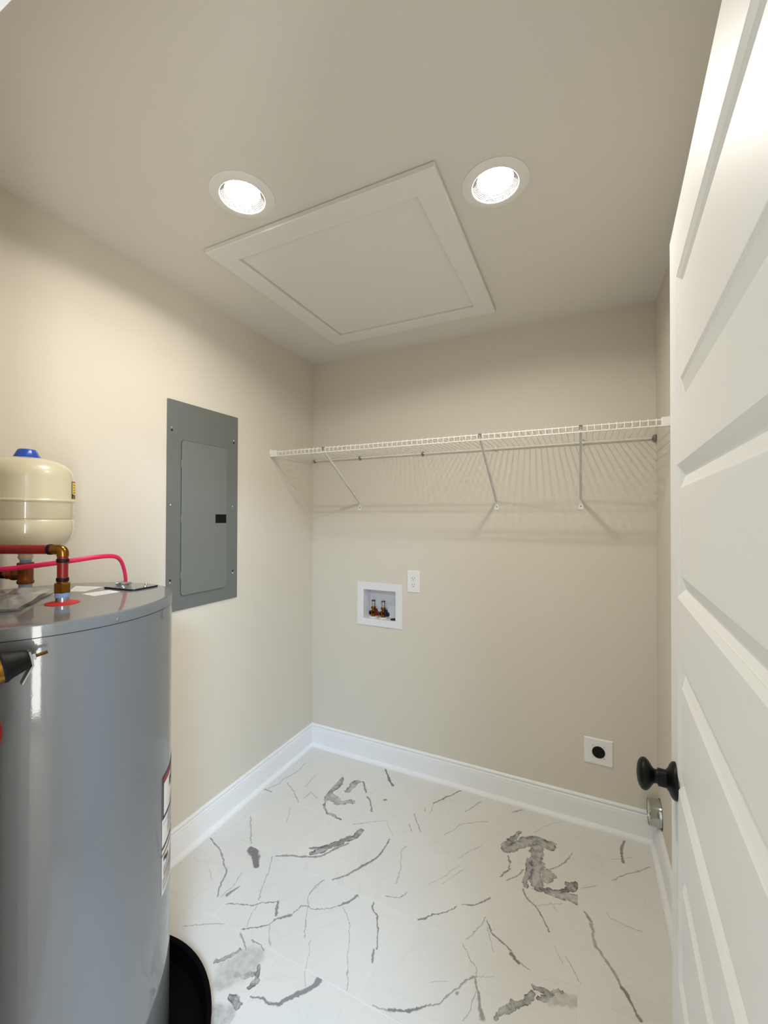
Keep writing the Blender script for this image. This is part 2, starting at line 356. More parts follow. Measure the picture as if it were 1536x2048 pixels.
# ------------------------------------------------------------------ floor: marble-look porcelain planks, each tile its own piece
# vein strokes: (blotch?, strength, [x mm, y mm, half width mm, ...]) in floor coordinates
VEINS = [
 (0, 0.50, [92,-195,2.4,97,-286,2.3,69,-369,2.3,75,-411,2.2,50,-466,2.2]),
 (0, 0.70, [30,-475,3.8,80,-482,3.7]),
 (0, 0.45, [109,-383,2.9,180,-424,2.8,260,-480,2.7]),
 (0, 0.35, [209,-261,2.6,213,-366,2.5]),
 (0, 0.35, [266,-443,3.0,272,-395,3.1,329,-413,3.0]),
 (0, 0.30, [242,-522,2.1,297,-619,2.0]),
 (1, 0.62, [361,-228,20.1,366,-313,19.5,368,-384,18.9]),
 (1, 0.62, [441,-217,19.9,440,-298,12.4]),
 (1, 0.50, [374,-361,21.5,441,-388,24.0]),
 (1, 0.55, [441,-388,21.0,510,-364,9.0]),
 (1, 0.70, [352,-382,6.1,385,-443,5.9,433,-484,5.8,464,-478,5.7,516,-488,5.6]),
 (0, 0.45, [114,-664,2.8,183,-738,2.7,233,-790,2.6]),
 (0, 0.85, [263,-811,21.8,307,-838,16.9,338,-869,12.2]),
 (0, 0.70, [46,-846,3.2,136,-872,3.1,211,-924,2.9,251,-943,2.9,267,-989,2.8,297,-1039,2.7]),
 (0, 0.35, [175,-967,1.5,223,-998,1.4]),
 (0, 0.40, [305,-917,1.7,321,-980,1.6,313,-1037,1.6]),
 (0, 0.70, [344,-972,2.8,337,-996,4.6,330,-1018,6.3]),
 (0, 0.70, [378,-794,4.5,431,-762,4.5,482,-748,4.5,552,-710,4.5,580,-652,4.6,623,-602,4.7]),
 (0, 0.75, [483,-698,4.6,544,-662,6.5,576,-625,8.5,610,-564,10.7]),
 (1, 0.75, [508,-707,15.3,580,-623,14.8,623,-561,14.2,638,-511,13.6]),
 (0, 0.50, [364,-801,1.8,399,-859,1.7,425,-930,1.6,455,-982,1.6]),
 (0, 0.40, [462,-994,1.3,467,-1032,1.3,485,-1081,1.2]),
 (0, 0.60, [627,-804,2.1,613,-840,2.1,615,-889,2.0]),
 (0, 0.50, [627,-803,1.9,614,-889,1.8,642,-928,1.7,668,-984,1.7,694,-1022,1.6]),
 (0, 0.80, [477,-189,5.2,532,-265,5.0]),
 (0, 0.75, [557,-293,4.0,587,-318,3.9,626,-373,3.8]),
 (0, 0.85, [542,-41,4.7,589,-101,6.5,636,-151,8.3]),
 (0, 0.70, [646,-275,7.8,653,-274,7.8]),
 (0, 0.85, [984,-36,3.4,919,-128,3.3,883,-189,3.3]),
 (0, 0.40, [883,-189,1.8,889,-269,1.7]),
 (0, 0.45, [1095,-73,2.7,1044,-181,2.6]),
 (0, 0.50, [581,-488,1.7,638,-453,1.7,713,-402,1.7]),
 (0, 0.30, [713,-402,1.7,779,-467,1.6]),
 (0, 0.60, [819,-303,2.6,860,-356,2.5,889,-394,2.4]),
 (0, 0.50, [822,-378,2.5,851,-409,2.4]),
 (0, 0.40, [854,-241,2.9,861,-260,2.9]),
 (0, 0.45, [994,-368,1.9,1053,-263,1.9,1156,-197,2.0]),
 (0, 0.80, [777,-495,3.2,779,-577,3.7,765,-628,4.3,731,-690,4.9]),
 (0, 0.70, [731,-690,4.9,697,-747,4.0,661,-788,3.3]),
 (0, 0.30, [862,-505,3.1,852,-542,3.1,881,-615,2.9,896,-692,2.8]),
 (0, 0.25, [1161,-351,2.3,1086,-464,2.3]),
 (0, 0.35, [1100,-499,1.5,1052,-588,1.4,1014,-636,1.4]),
 (0, 0.30, [1126,-503,1.5,1060,-614,1.4]),
 (0, 0.65, [885,-757,1.8,927,-746,1.8,953,-709,1.8]),
 (1, 0.70, [1302,-200,9.0,1276,-256,11.8,1260,-304,14.5]),
 (1, 0.62, [1268,-332,22.8,1303,-291,24.5,1336,-243,26.4]),
 (1, 0.62, [1336,-243,26.4,1372,-217,26.5,1428,-224,26.1]),
 (1, 0.70, [1282,-371,4.2,1290,-425,4.1,1260,-478,4.0]),
 (1, 0.60, [1382,-262,25.8,1390,-349,24.7]),
 (1, 0.75, [1361,-341,13.9,1360,-406,12.1,1364,-477,10.3]),
 (1, 0.55, [1395,-346,21.9,1391,-418,21.1,1406,-469,20.5]),
 (1, 0.50, [1423,-382,18.7,1449,-394,18.5,1431,-419,18.3]),
 (1, 0.80, [1411,-473,10.2,1462,-461,10.1,1517,-429,10.2,1544,-384,10.4]),
 (1, 0.50, [1444,-476,7.6,1545,-458,22.3]),
 (1, 0.75, [1507,-405,10.3,1545,-380,10.4]),
 (1, 0.65, [1421,-202,4.1,1450,-200,4.1]),
 (0, 0.65, [1345,-406,2.4,1320,-452,2.4,1287,-489,2.4]),
 (0, 0.60, [1525,-224,2.5,1494,-299,2.5,1447,-357,2.4]),
 (0, 0.75, [1736,-47,4.1,1719,-107,5.2,1720,-187,6.0]),
 (0, 0.60, [1819,-157,2.2,1797,-189,2.2,1717,-251,2.1,1669,-304,2.1]),
 (0, 0.40, [1616,-359,1.8,1558,-396,1.8]),
 (0, 0.35, [1663,-195,1.7,1760,-138,1.7]),
 (0, 0.70, [1248,-86,2.6,1294,-42,2.6]),
 (0, 0.35, [1368,-168,1.8,1419,-90,1.9,1468,-52,1.9]),
 (0, 0.50, [1058,-145,2.6,1100,-70,2.7]),
 (0, 0.75, [1355,-494,3.1,1368,-525,3.0,1404,-554,2.9,1435,-595,2.8,1459,-631,2.8]),
 (0, 0.30, [1408,-550,1.7,1492,-498,1.7]),
 (0, 0.40, [1456,-512,1.7,1480,-541,1.7]),
 (0, 0.80, [1247,-593,3.1,1197,-649,2.4,1157,-665,1.8]),
 (0, 0.80, [1139,-684,1.8,1113,-717,2.2,1071,-754,2.6,1029,-794,3.0]),
 (0, 0.70, [349,-1048,2.0,401,-1023,2.0,453,-1006,2.0,467,-989,2.0,524,-958,2.0]),
 (0, 0.75, [525,-958,5.3,539,-982,5.2,552,-1001,5.1]),
 (0, 0.75, [560,-1017,3.0,579,-998,4.3,600,-977,5.6]),
 (0, 0.75, [564,-1018,2.1,549,-1044,2.1,521,-1067,2.1,475,-1093,2.1]),
 (0, 0.65, [599,-976,1.7,613,-932,1.8,640,-924,1.8,661,-924,1.7,722,-892,1.7,741,-873,1.8]),
 (0, 0.75, [741,-873,2.2,767,-834,4.5]),
 (0, 0.75, [741,-873,2.6,765,-840,4.2,784,-802,5.9]),
 (0, 0.45, [281,-1177,1.7,362,-1130,1.7,415,-1103,1.7]),
 (0, 0.60, [479,-1103,2.5,523,-1126,2.4,541,-1139,2.4]),
 (0, 0.60, [536,-1106,2.6,576,-1105,2.6,597,-1120,2.6]),
 (1, 0.55, [480,-1216,5.7,509,-1175,5.8,526,-1145,5.9]),
 (1, 0.32, [541,-1225,42.9,566,-1191,43.6,573,-1156,44.5]),
 (1, 0.75, [617,-1166,8.3,633,-1189,8.2,641,-1210,8.0]),
 (1, 0.70, [613,-1258,16.0,637,-1267,15.8]),
 (1, 0.40, [596,-1322,34.2,631,-1311,34.0]),
 (1, 0.50, [568,-1208,6.4,617,-1192,6.3]),
 (0, 0.80, [655,-1238,2.8,690,-1226,3.4,714,-1227,4.0,742,-1213,4.6]),
 (0, 0.75, [742,-1213,4.9,766,-1188,6.3,793,-1155,7.7,815,-1123,9.2,815,-1107,10.7]),
 (0, 0.35, [558,-1042,2.3,589,-1081,2.2,609,-1093,2.2]),
 (0, 0.50, [759,-867,1.5,822,-924,1.5,860,-1010,1.4,912,-1098,1.3]),
 (0, 0.35, [718,-1019,1.4,754,-1092,1.3,786,-1144,1.3]),
 (0, 0.75, [852,-801,2.9,857,-825,2.8,889,-845,2.8,898,-869,2.7,914,-889,2.7,938,-948,2.6]),
 (0, 0.75, [929,-956,3.5,943,-988,3.5]),
 (0, 0.50, [1249,-679,1.7,1227,-739,1.7,1201,-785,1.6]),
 (0, 0.75, [1253,-689,2.8,1275,-725,2.7]),
 (0, 0.50, [1256,-711,1.3,1297,-788,1.2]),
 (0, 0.75, [1275,-727,3.0,1305,-735,2.9,1344,-759,2.8]),
 (0, 0.85, [1347,-767,5.4,1377,-788,5.3]),
 (0, 0.60, [1385,-785,2.3,1412,-793,2.3]),
 (0, 0.45, [1193,-804,1.6,1221,-833,1.6,1251,-862,1.5,1259,-888,1.5]),
 (0, 0.50, [999,-1098,2.1,1046,-1087,2.1]),
 (0, 0.80, [1046,-1087,3.5,1078,-1075,3.5,1112,-1057,3.5,1143,-1031,3.5]),
 (0, 0.60, [1143,-1031,2.4,1179,-1007,2.5,1202,-962,2.5,1239,-908,2.6,1261,-887,2.6]),
 (0, 0.30, [1261,-887,1.3,1311,-863,1.3]),
 (0, 0.65, [1260,-895,1.8,1276,-933,3.9,1301,-990,5.8]),
 (0, 0.50, [1266,-928,1.6,1264,-979,1.6,1253,-1019,1.5]),
 (0, 0.35, [1136,-967,1.3,1180,-937,1.3]),
 (0, 0.60, [1217,-958,3.9,1221,-957,3.9]),
 (0, 0.70, [1570,-496,3.4,1591,-527,4.7]),
 (0, 0.55, [1591,-537,5.1,1605,-620,4.9]),
 (0, 0.60, [1605,-620,4.9,1631,-649,4.7,1662,-690,4.6,1674,-720,4.4]),
 (0, 0.80, [1674,-720,6.1,1692,-754,4.9,1714,-796,3.8]),
 (1, 0.65, [1339,-973,4.5,1353,-942,7.6,1385,-905,10.7,1425,-863,13.9]),
 (1, 0.70, [1430,-837,9.1,1456,-829,9.1,1475,-835,9.0,1454,-860,8.9]),
 (1, 0.35, [1483,-847,17.7,1549,-824,17.6]),
 (1, 0.60, [1474,-828,5.2,1504,-820,5.2]),
 (0, 0.35, [1477,-677,1.3,1506,-727,1.3]),
 (0, 0.50, [1513,-701,1.5,1539,-728,1.5,1559,-763,1.4]),
 (0, 0.40, [1644,-466,1.7,1660,-486,1.7,1708,-491,1.6,1755,-494,1.6]),
 (0, 0.70, [1836,-372,4.8,1837,-376,4.8]),
]


def tile_material(idx, cx, cy, strokes, seedv):
    m = bpy.data.materials.new('marble_tile_%02d' % idx); m.use_nodes = True
    nt = m.node_tree; N = nt.nodes; L = nt.links; b = N['Principled BSDF']
    b.inputs['Roughness'].default_value = 0.42; b.inputs['Specular IOR Level'].default_value = 0.35
    def node(t, **kw):
        n = N.new(t)
        for k, v in kw.items(): setattr(n, k, v)
        return n
    def math_(op, a, bb=None, clamp=False):
        n = node('ShaderNodeMath', operation=op); n.use_clamp = clamp
        for i, v in enumerate((a, bb)):
            if v is None: continue
            if hasattr(v, 'is_output'): L.new(v, n.inputs[i])
            else: n.inputs[i].default_value = v
        return n.outputs[0]
    def vmath(op, a, bb=None, sc=None):
        n = node('ShaderNodeVectorMath', operation=op)
        for i, v in enumerate((a, bb)):
            if v is None: continue
            if hasattr(v, 'is_output'): L.new(v, n.inputs[i])
            else: n.inputs[i].default_value = v
        if sc is not None:
            if hasattr(sc, 'is_output'): L.new(sc, n.inputs['Scale'])
            else: n.inputs['Scale'].default_value = sc
        return n
    tc = node('ShaderNodeTexCoord')
    # print sits on the top face; flatten the coordinate and shift it per tile
    sh = vmath('ADD', tc.outputs['Object'], (cx, cy, 0.0)).outputs[0]
    fl = vmath('MULTIPLY', sh, (1, 1, 0)).outputs[0]
    def noise(scale, detail=2.0, rough=0.5):
        n = node('ShaderNodeTexNoise'); n.inputs['Scale'].default_value = scale; n.inputs['Detail'].default_value = detail
        n.inputs['Roughness'].default_value = rough
        L.new(vmath('ADD', fl, (seedv*0.0, 0, 3.1)).outputs[0], n.inputs['Vector']); return n
    n1 = noise(22, 2); n2 = noise(95, 3, 0.6); n3 = noise(38, 4, 0.65); n4 = noise(3.5, 4, 0.6)
    d1 = vmath('SCALE', vmath('SUBTRACT', n1.outputs['Color'], (0.5, 0.5, 0.5)).outputs[0], sc=0.018).outputs[0]
    d2 = vmath('SCALE', vmath('SUBTRACT', n2.outputs['Color'], (0.5, 0.5, 0.5)).outputs[0], sc=0.012).outputs[0]
    pw = vmath('MULTIPLY', vmath('ADD', vmath('ADD', fl, d1).outputs[0], d2).outputs[0], (1, 1, 0)).outputs[0]
    wmod = math_('ADD', math_('MULTIPLY', n3.outputs['Fac'], 1.3), 0.35)       # thickness varies along a vein
    e1 = vmath('SCALE', vmath('SUBTRACT', noise(13, 3, 0.65).outputs['Color'], (0.5, 0.5, 0.5)).outputs[0], sc=0.060).outputs[0]
    e2 = vmath('SCALE', vmath('SUBTRACT', noise(70, 3, 0.6).outputs['Color'], (0.5, 0.5, 0.5)).outputs[0], sc=0.018).outputs[0]
    pwb = vmath('MULTIPLY', vmath('ADD', vmath('ADD', fl, e1).outputs[0], e2).outputs[0], (1, 1, 0)).outputs[0]
    acc = None; accb = None; relb = None
    for clip, st, pts in strokes:
        for i in range(0, len(pts)-3, 3):
            ax, ay, aw, bx, by, bw = [v*0.001 for v in pts[i:i+6]]
            dx, dy = bx-ax, by-ay; l2 = max(dx*dx+dy*dy, 1e-8)
            pa = vmath('SUBTRACT', pwb if clip else pw, (ax, ay, 0)).outputs[0]
            h = math_('MULTIPLY', vmath('DOT_PRODUCT', pa, (dx/l2, dy/l2, 0)).outputs['Value'], 1.0, clamp=True)
            q = vmath('SCALE', None, sc=h); q.inputs[0].default_value = (dx, dy, 0)
            dist = vmath('LENGTH', vmath('SUBTRACT', pa, q.outputs[0]).outputs[0]).outputs['Value']
            wid = math_('ADD', math_('MULTIPLY', h, bw-aw), aw)
            rel = math_('DIVIDE', dist, wid if clip else math_('MULTIPLY', wid, wmod))
            mr = node('ShaderNodeMapRange'); mr.interpolation_type = 'SMOOTHSTEP'
            L.new(rel, mr.inputs['Value'])
            mr.inputs['From Min'].default_value = (1.10 if st > 0.45 else 1.30) if clip else (1.55 if max(aw, bw) < 0.006 else 1.18)
            mr.inputs['From Max'].default_value = (0.88 if st > 0.45 else 0.45) if clip else (0.35 if max(aw, bw) < 0.006 else 0.70)
            mr.inputs['To Min'].default_value = 0; mr.inputs['To Max'].default_value = st
            if clip: relb = rel if relb is None else math_('MINIMUM', relb, rel)
            if clip: accb = mr.outputs[0] if accb is None else math_('MAXIMUM', accb, mr.outputs[0])
            else: acc = mr.outputs[0] if acc is None else math_('MAXIMUM', acc, mr.outputs[0])
    # blotches: paler inside with darker veins through them
    if accb is not None:
        rid = node('ShaderNodeMapRange'); L.new(n3.outputs['Fac'], rid.inputs['Value'])
        rid.inputs['From Min'].default_value = 0.38; rid.inputs['From Max'].default_value = 0.60
        rid.inputs['To Min'].default_value = 1.35; rid.inputs['To Max'].default_value = 0.70
        edg = node('ShaderNodeMapRange'); edg.interpolation_type = 'SMOOTHSTEP'; L.new(relb, edg.inputs['Value'])
        edg.inputs['From Min'].default_value = 0.45; edg.inputs['From Max'].default_value = 0.95
        edg.inputs['To Min'].default_value = 0.85; edg.inputs['To Max'].default_value = 1.3
        accb = math_('MULTIPLY', accb, math_('MULTIPLY', rid.outputs[0], edg.outputs[0]))
        acc = accb if acc is None else math_('MAXIMUM', acc, accb)
    # faint generic veining
    wv = node('ShaderNodeTexNoise'); wv.inputs['Scale'].default_value = 2.6; wv.inputs['Detail'].default_value = 5; wv.inputs['Distortion'].default_value = 1.2
    L.new(vmath('ADD', fl, (seedv*3.7, seedv*1.9, seedv)).outputs[0], wv.inputs['Vector'])
    fv = math_('ABSOLUTE', math_('SUBTRACT', wv.outputs['Fac'], 0.5))
    fm = node('ShaderNodeMapRange'); fm.interpolation_type = 'SMOOTHSTEP'; L.new(fv, fm.inputs['Value'])
    fm.inputs['From Min'].default_value = 0.012; fm.inputs['From Max'].default_value = 0.0
    fm.inputs['To Max'].default_value = 0.05
    tot = fm.outputs[0] if acc is None else math_('MAXIMUM', acc, fm.outputs[0])
    base = node('ShaderNodeMix', data_type='RGBA')
    L.new(n4.outputs['Fac'], base.inputs[0])
    base.inputs[6].default_value = (*lin((213, 211, 205)), 1); base.inputs[7].default_value = (*lin((225, 223, 217)), 1)
    mix = node('ShaderNodeMix', data_type='RGBA'); L.new(math_('MULTIPLY', tot, 1.0, clamp=True), mix.inputs[0])
    L.new(base.outputs[2], mix.inputs[6]); mix.inputs[7].default_value = (*lin((92, 92, 92)), 1)
    L.new(mix.outputs[2], b.inputs['Base Color'])
    return m

fl_root = struct('floor', box((-0.12, YF-0.0, -0.06), (W+0.12, 0.12, -0.0011)), GROUT, label='white marble-look plank tile floor with grey veins')
JY = [0.0, -0.190, -0.4945, -0.799, -1.1035, -1.408, -1.7125, YF]
g = 0.0009
ti = 0
for r in range(len(JY)-1):
    y1, y0 = JY[r], JY[r+1]
    xs = [0.0] + ([0.35, 0.95, 1.55] if r % 2 == 1 else [0.05, 0.65, 1.25, 1.85]) + [W]
    for c in range(len(xs)-1):
        x0, x1 = xs[c], xs[c+1]
        cx, cy = (x0+x1)/2, (y0+y1)/2
        hx, hy = (x1-x0)/2-g, (y1-y0)/2-g
        dz = 0.0
        bm = bmesh.new(); e = 0.0007
        rings = [[bm.verts.new((sx*(hx-i), sy*(hy-i), z)) for sx, sy in ((-1,-1),(1,-1),(1,1),(-1,1))]
                 for i, z in ((0, -0.0010), (0, -0.0005), (e, 0.0))]
        for A, B in zip(rings, rings[1:]):
            for k in range(4): bm.faces.new((A[k], A[(k+1) % 4], B[(k+1) % 4], B[k]))
        bm.faces.new(rings[-1]); bm.faces.new(rings[0][::-1])
        mine = []
        for clip, st, pts in VEINS:
            P3 = [(pts[i]*0.001, pts[i+1]*0.001) for i in range(0, len(pts), 3)]
            if clip:
                mx_, my_ = sum(p[0] for p in P3)/len(P3), sum(p[1] for p in P3)/len(P3)
                hit = x0 <= mx_ < x1 and y0 <= my_ < y1
            else:
                hit = False
                for a, b_ in zip(P3, P3[1:]):
                    for t in (0.15, 0.5, 0.85):
                        px_, py_ = a[0]+(b_[0]-a[0])*t, a[1]+(b_[1]-a[1])*t
                        if x0 <= px_ < x1 and y0 <= py_ < y1: hit = True
            if hit: mine.append((clip, st, pts))
        ti += 1
        t = obj('tile', bm, tile_material(ti, cx, cy, mine, ti*1.7), fl_root)
        t.location = (cx, cy, dz)

# ------------------------------------------------------------------ door leaf with five raised panels
ED = Vector((1.7344, -1.1529, 0.0)); A_ = math.radians(3.32)
DD = Vector((-math.sin(A_), -math.cos(A_), 0)); DN = Vector((-math.cos(A_), math.sin(A_), 0))
DWID, DZ0, DZ1, DT = 0.812, 0.012, 2.045, 0.035
def DP(s, z, d): return ED + DD*s + DN*d + Vector((0, 0, z))
PAN = [(1.672, 1.926), (1.307, 1.561), (0.942, 1.195), (0.575, 0.829), (0.210, 0.464)]
S0, S1 = 0.096, DWID-0.096
def leaf_bm():
    bm = bmesh.new(); vc = {}
    def V(s, z, d):
        k = (round(s, 5), round(z, 5), round(d, 5))
        if k not in vc: vc[k] = bm.verts.new(DP(s, z, d))
        return vc[k]
    Ss = [0, S0, S1, DWID]; Zs = sorted([DZ0, DZ1] + [z for p in PAN for z in p])
    for d in (0.0, -DT):
        for i in range(3):
            for j in range(len(Zs)-1):
                zc = (Zs[j]+Zs[j+1])/2
                if i == 1 and any(a < zc < b for a, b in PAN): continue
                bm.faces.new((V(Ss[i],Zs[j],d), V(Ss[i+1],Zs[j],d), V(Ss[i+1],Zs[j+1],d), V(Ss[i],Zs[j+1],d)))
    for j in range(len(Zs)-1):
        for s in (0, DWID): bm.faces.new((V(s,Zs[j],0), V(s,Zs[j+1],0), V(s,Zs[j+1],-DT), V(s,Zs[j],-DT)))
    for i in range(3):
        for z in (DZ0, DZ1): bm.faces.new((V(Ss[i],z,0), V(Ss[i+1],z,0), V(Ss[i+1],z,-DT), V(Ss[i],z,-DT)))
    return bm
PROF = [(0.0, 0.0), (0.0018, -0.0012), (0.0085, -0.0052), (0.0092, -0.0050), (0.0105, -0.0062), (0.0175, -0.0112), (0.0195, -0.0118),
        (0.0215, -0.0115), (0.040, -0.0042), (0.0445, -0.0018), (0.0455, -0.0010), (0.0475, -0.0008)]
def panel_bm(z0, z1):
    bm = bmesh.new()
    for sgn, base in ((1, 0.0), (-1, -DT)):
        rings = [[bm.verts.new(DP(s, z, base+sgn*d)) for s, z in ((S0+i,z0+i),(S1-i,z0+i),(S1-i,z1-i),(S0+i,z1-i))] for i, d in PROF]
        for A, B in zip(rings, rings[1:]):
            for k in range(4): bm.faces.new((A[k], A[(k+1) % 4], B[(k+1) % 4], B[k]))
        bm.faces.new(rings[-1])
    return bm
door = struct('door_1', leaf_bm(), DOORM, label='white five-panel interior door standing open at the right, black knob')
door['category'] = 'door'
for z0, z1 in PAN: obj('panel', panel_bm(z0, z1), DOORM, door)
KC = DP(0.070, 0.940, 0.0)
obj('rosette', lathe(KC, DN, [(0,0.0345),(0.0035,0.0345),(0.0065,0.0325),(0.0095,0.0285),(0.0125,0.0215),(0.0155,0.0180),(0.0165,0.0165)], 40), KNOBM, door, 40)['label'] = 'round black rosette'
obj('knob', lathe(KC, DN, [(0.0150,0.0165),(0.030,0.0165),(0.0302,0.0140),(0.034,0.0125),(0.0375,0.0140),(0.041,0.0190),(0.045,0.0250),(0.0495,0.0292),
    (0.054,0.0302),(0.0585,0.0285),(0.0625,0.0235),(0.0655,0.0150),(0.067,0.0)], 40), KNOBM, door, 60)['label'] = 'egg-shaped black door knob'
for z in (0.25, 1.05, 1.85):
    hb = bmesh.new(); add_lathe(hb, DP(DWID+0.006, z-0.045, -DT-0.004), (0,0,1), [(0,0.006),(0.09,0.006)], 12)
    obj('hinge', hb, KNOBM, door, 40)

# ================================================================== THINGS
# ------------------------------------------------------------------ recessed lamps
for i, (lx, ly) in enumerate(LAMPS):
    lab = ['round white recessed ceiling lamp nearer the breaker panel wall',
           'round white recessed ceiling lamp on the open door side of the attic hatch'][i]
    root = empty('recessed_lamp', (lx, ly, H), lab, 'ceiling lamp', 'recessed lamps in the ceiling')
    z = (0, 0, -1)
    part('trim_ring', lathe((lx, ly, H), z, [(0.0002,0.0665),(0.0002,0.0965),(0.0022,0.0968),(0.0040,0.0940),(0.0058,0.0760),(0.0062,0.0680),(0.0050,0.0660),(0.0002,0.0660)], 64, cap=False), WHITEP, root, 40)
    pr = [(0.0050, 0.0662)]
    for k in range(5):
        d, r = 0.0030-k*0.0030, 0.0655-k*0.0027
        pr += [(d, r), (d-0.0030, r), (d-0.0030, r-0.0027)]
    zl = pr[-1][0]; rl = pr[-1][1]
    part('baffle', lathe((lx, ly, H), z, pr + [(zl-0.003, rl), (zl-0.003, 0.0700), (0.0, 0.0700)], 64, cap=False), BAFF, root, 30)
    lb_ = bmesh.new()      # diffuser: the LEDs sit behind its middle, which is brightest
    add_lathe(lb_, (lx, ly, H), z, [(zl-0.002, rl-0.0002), (zl+0.0005, rl-0.0006), (zl+0.0018, 0.0205)], 48, 0, cap=False)
    add_lathe(lb_, (lx, ly, H), z, [(zl+0.0018, 0.0205), (zl+0.0024, 0.0)], 48, 1, cap=False)
    part('lens', lb_, LENS, root, 60, mats=[LENS, LENSC], label='glowing white lens')
    part('housing', lathe((lx, ly, H), z, [(0.0, 0.0705), (-0.05, 0.0705), (-0.05, 0.0)], 32, cap=False), CHROME, root, 40)

# ------------------------------------------------------------------ attic hatch
AX0, AX1, AY0, AY1 = 0.317, 1.200, -1.135, -0.238
root = empty('attic_hatch', (0.76, -0.69, H), 'white attic access hatch with a wide mitred trim frame in the ceiling between the lamps', 'hatch')
tw = 0.083
cor = [(AX0, AY0), (AX1, AY0), (AX1, AY1), (AX0, AY1)]
inn = [(AX0+tw, AY0+tw), (AX1-tw, AY0+tw), (AX1-tw, AY1-tw), (AX0+tw, AY1-tw)]
tilt = [0.004, 0.0025, 0.0, 0.0]
for k in range(4):
    a, b_, c_, d_ = cor[k], cor[(k+1) % 4], inn[(k+1) % 4], inn[k]
    bm = bmesh.new()
    def lerp(p, q, t): return (p[0]+(q[0]-p[0])*t, p[1]+(q[1]-p[1])*t)
    prof_t = [(0.0, H-0.0022), (0.0, H-0.0165), (0.035, H-0.0190), (0.965, H-0.0190), (1.0, H-0.0175), (1.0, H-0.0022)]
    ra = [bm.verts.new((*lerp(a, d_, t), zz)) for t, zz in prof_t]
    rb = [bm.verts.new((*lerp(b_, c_, t), zz)) for t, zz in prof_t]
    for j in range(6): bm.faces.new((ra[j], ra[(j+1) % 6], rb[(j+1) % 6], rb[j]))
    bm.faces.new(ra); bm.faces.new(rb[::-1])
    part('trim_board', bm, HATCHM, root)
bm = box((AX0+tw+0.0026, AY0+tw+0.0026, H-0.0082), (AX1-tw-0.0028, AY1-tw-0.0028, H-0.0012), 0.0008)
part('panel', bm, HATCHM, root)
bm = box((AX0+0.012, AY0+0.012, H-0.0024), (AX1-0.012, AY1-0.012, H-0.0001))
part('frame_backing', bm, DARKGAP, root)

# ------------------------------------------------------------------ breaker panel
root = empty('breaker_panel', (0, -0.85, 1.05), 'dark grey flush electrical breaker panel with a hinged door on the left wall', 'panel')
def plate_yz(y0, y1, z0, z1, rad, x0, x1, bev=0.0012, n=5):
    bm = bmesh.new(); rings = []
    for x, i in ((x0, 0.0), (x1-bev, 0.0), (x1-bev*0.3, bev*0.3), (x1, bev)):
        ring = []
        for sy, sz, a0 in ((1,1,0),(-1,1,90),(-1,-1,180),(1,-1,270)):
            cy = (y1-rad) if sy > 0 else (y0+rad); cz = (z1-rad) if sz > 0 else (z0+rad)
            for k in range(n+1):
                a = math.radians(a0+90*k/n); ring.append(bm.verts.new((x, cy+(rad-i)*math.cos(a), cz+(rad-i)*math.sin(a))))
        rings.append(ring)
    m_ = len(rings[0])
    for A, B in zip(rings, rings[1:]):
        for k in range(m_): bm.faces.new((A[k], A[(k+1) % m_], B[(k+1) % m_], B[k]))
    bm.faces.new(rings[0][::-1]); bm.faces.new(rings[-1]); return bm
part('cover', plate_yz(-1.046, -0.654, 1.053, 1.952, 0.005, 0.0003, 0.0055), PANELM, root)
part('door', plate_yz(-0.979, -0.727, 1.1145, 1.7865, 0.014, 0.0057, 0.0108, 0.002), PANELL, root)
dr = root.children[-1]
# raised and recessed strips of the door
rb_ = bmesh.new()
add_box(rb_, (0.0104, -0.9525, 1.1165), (0.0116, -0.815, 1.7845), 0.0011)
part('raised_field', rb_, PANELL, dr)
lb = box((0.0098, -0.7975, 1.4255), (0.0126, -0.7325, 1.4665), 0.0008)
part('latch', lb, BLACKP, dr, label='black latch')
part('latch_slide', box((0.0124, -0.7760, 1.4290), (0.0142, -0.7640, 1.4630), 0.0006), BLACKP, dr)
gb = bmesh.new()
gb.free(); gb = plate_yz(-0.9802, -0.7260, 1.1132, 1.7878, 0.015, 0.0052, 0.0060, 0.0003)
part('door_gap', gb, DARKGAP, root)
for z in (1.686, 1.449, 1.204):
    part('hinge', lathe((0.0085, -0.9790, z-0.016), (0,0,1), [(0,0.0026),(0.032,0.0026)], 10), CLIPG, root, 40)
for y, z in ((-1.026,1.832),(-0.682,1.832),(-1.029,1.505),(-0.687,1.506),(-1.029,1.177),(-0.684,1.177)):
    part('screw', lathe((0.005, y, z), (1,0,0), [(0,0.0052),(0.0018,0.0050),(0.0034,0.0030),(0.0038,0)], 12), CHROME, root, 50)
    slot_bm = lathe((0.0050, y, z+(-0.011 if z > 1.6 else 0.011 if z < 1.3 else 0)), (1,0,0), [(0,0.0048),(0.0009,0.0048)], 12)
    if abs(z-1.505) > 0.1: part('screw_slot', slot_bm, DARKGAP, root)
    else: slot_bm.free()

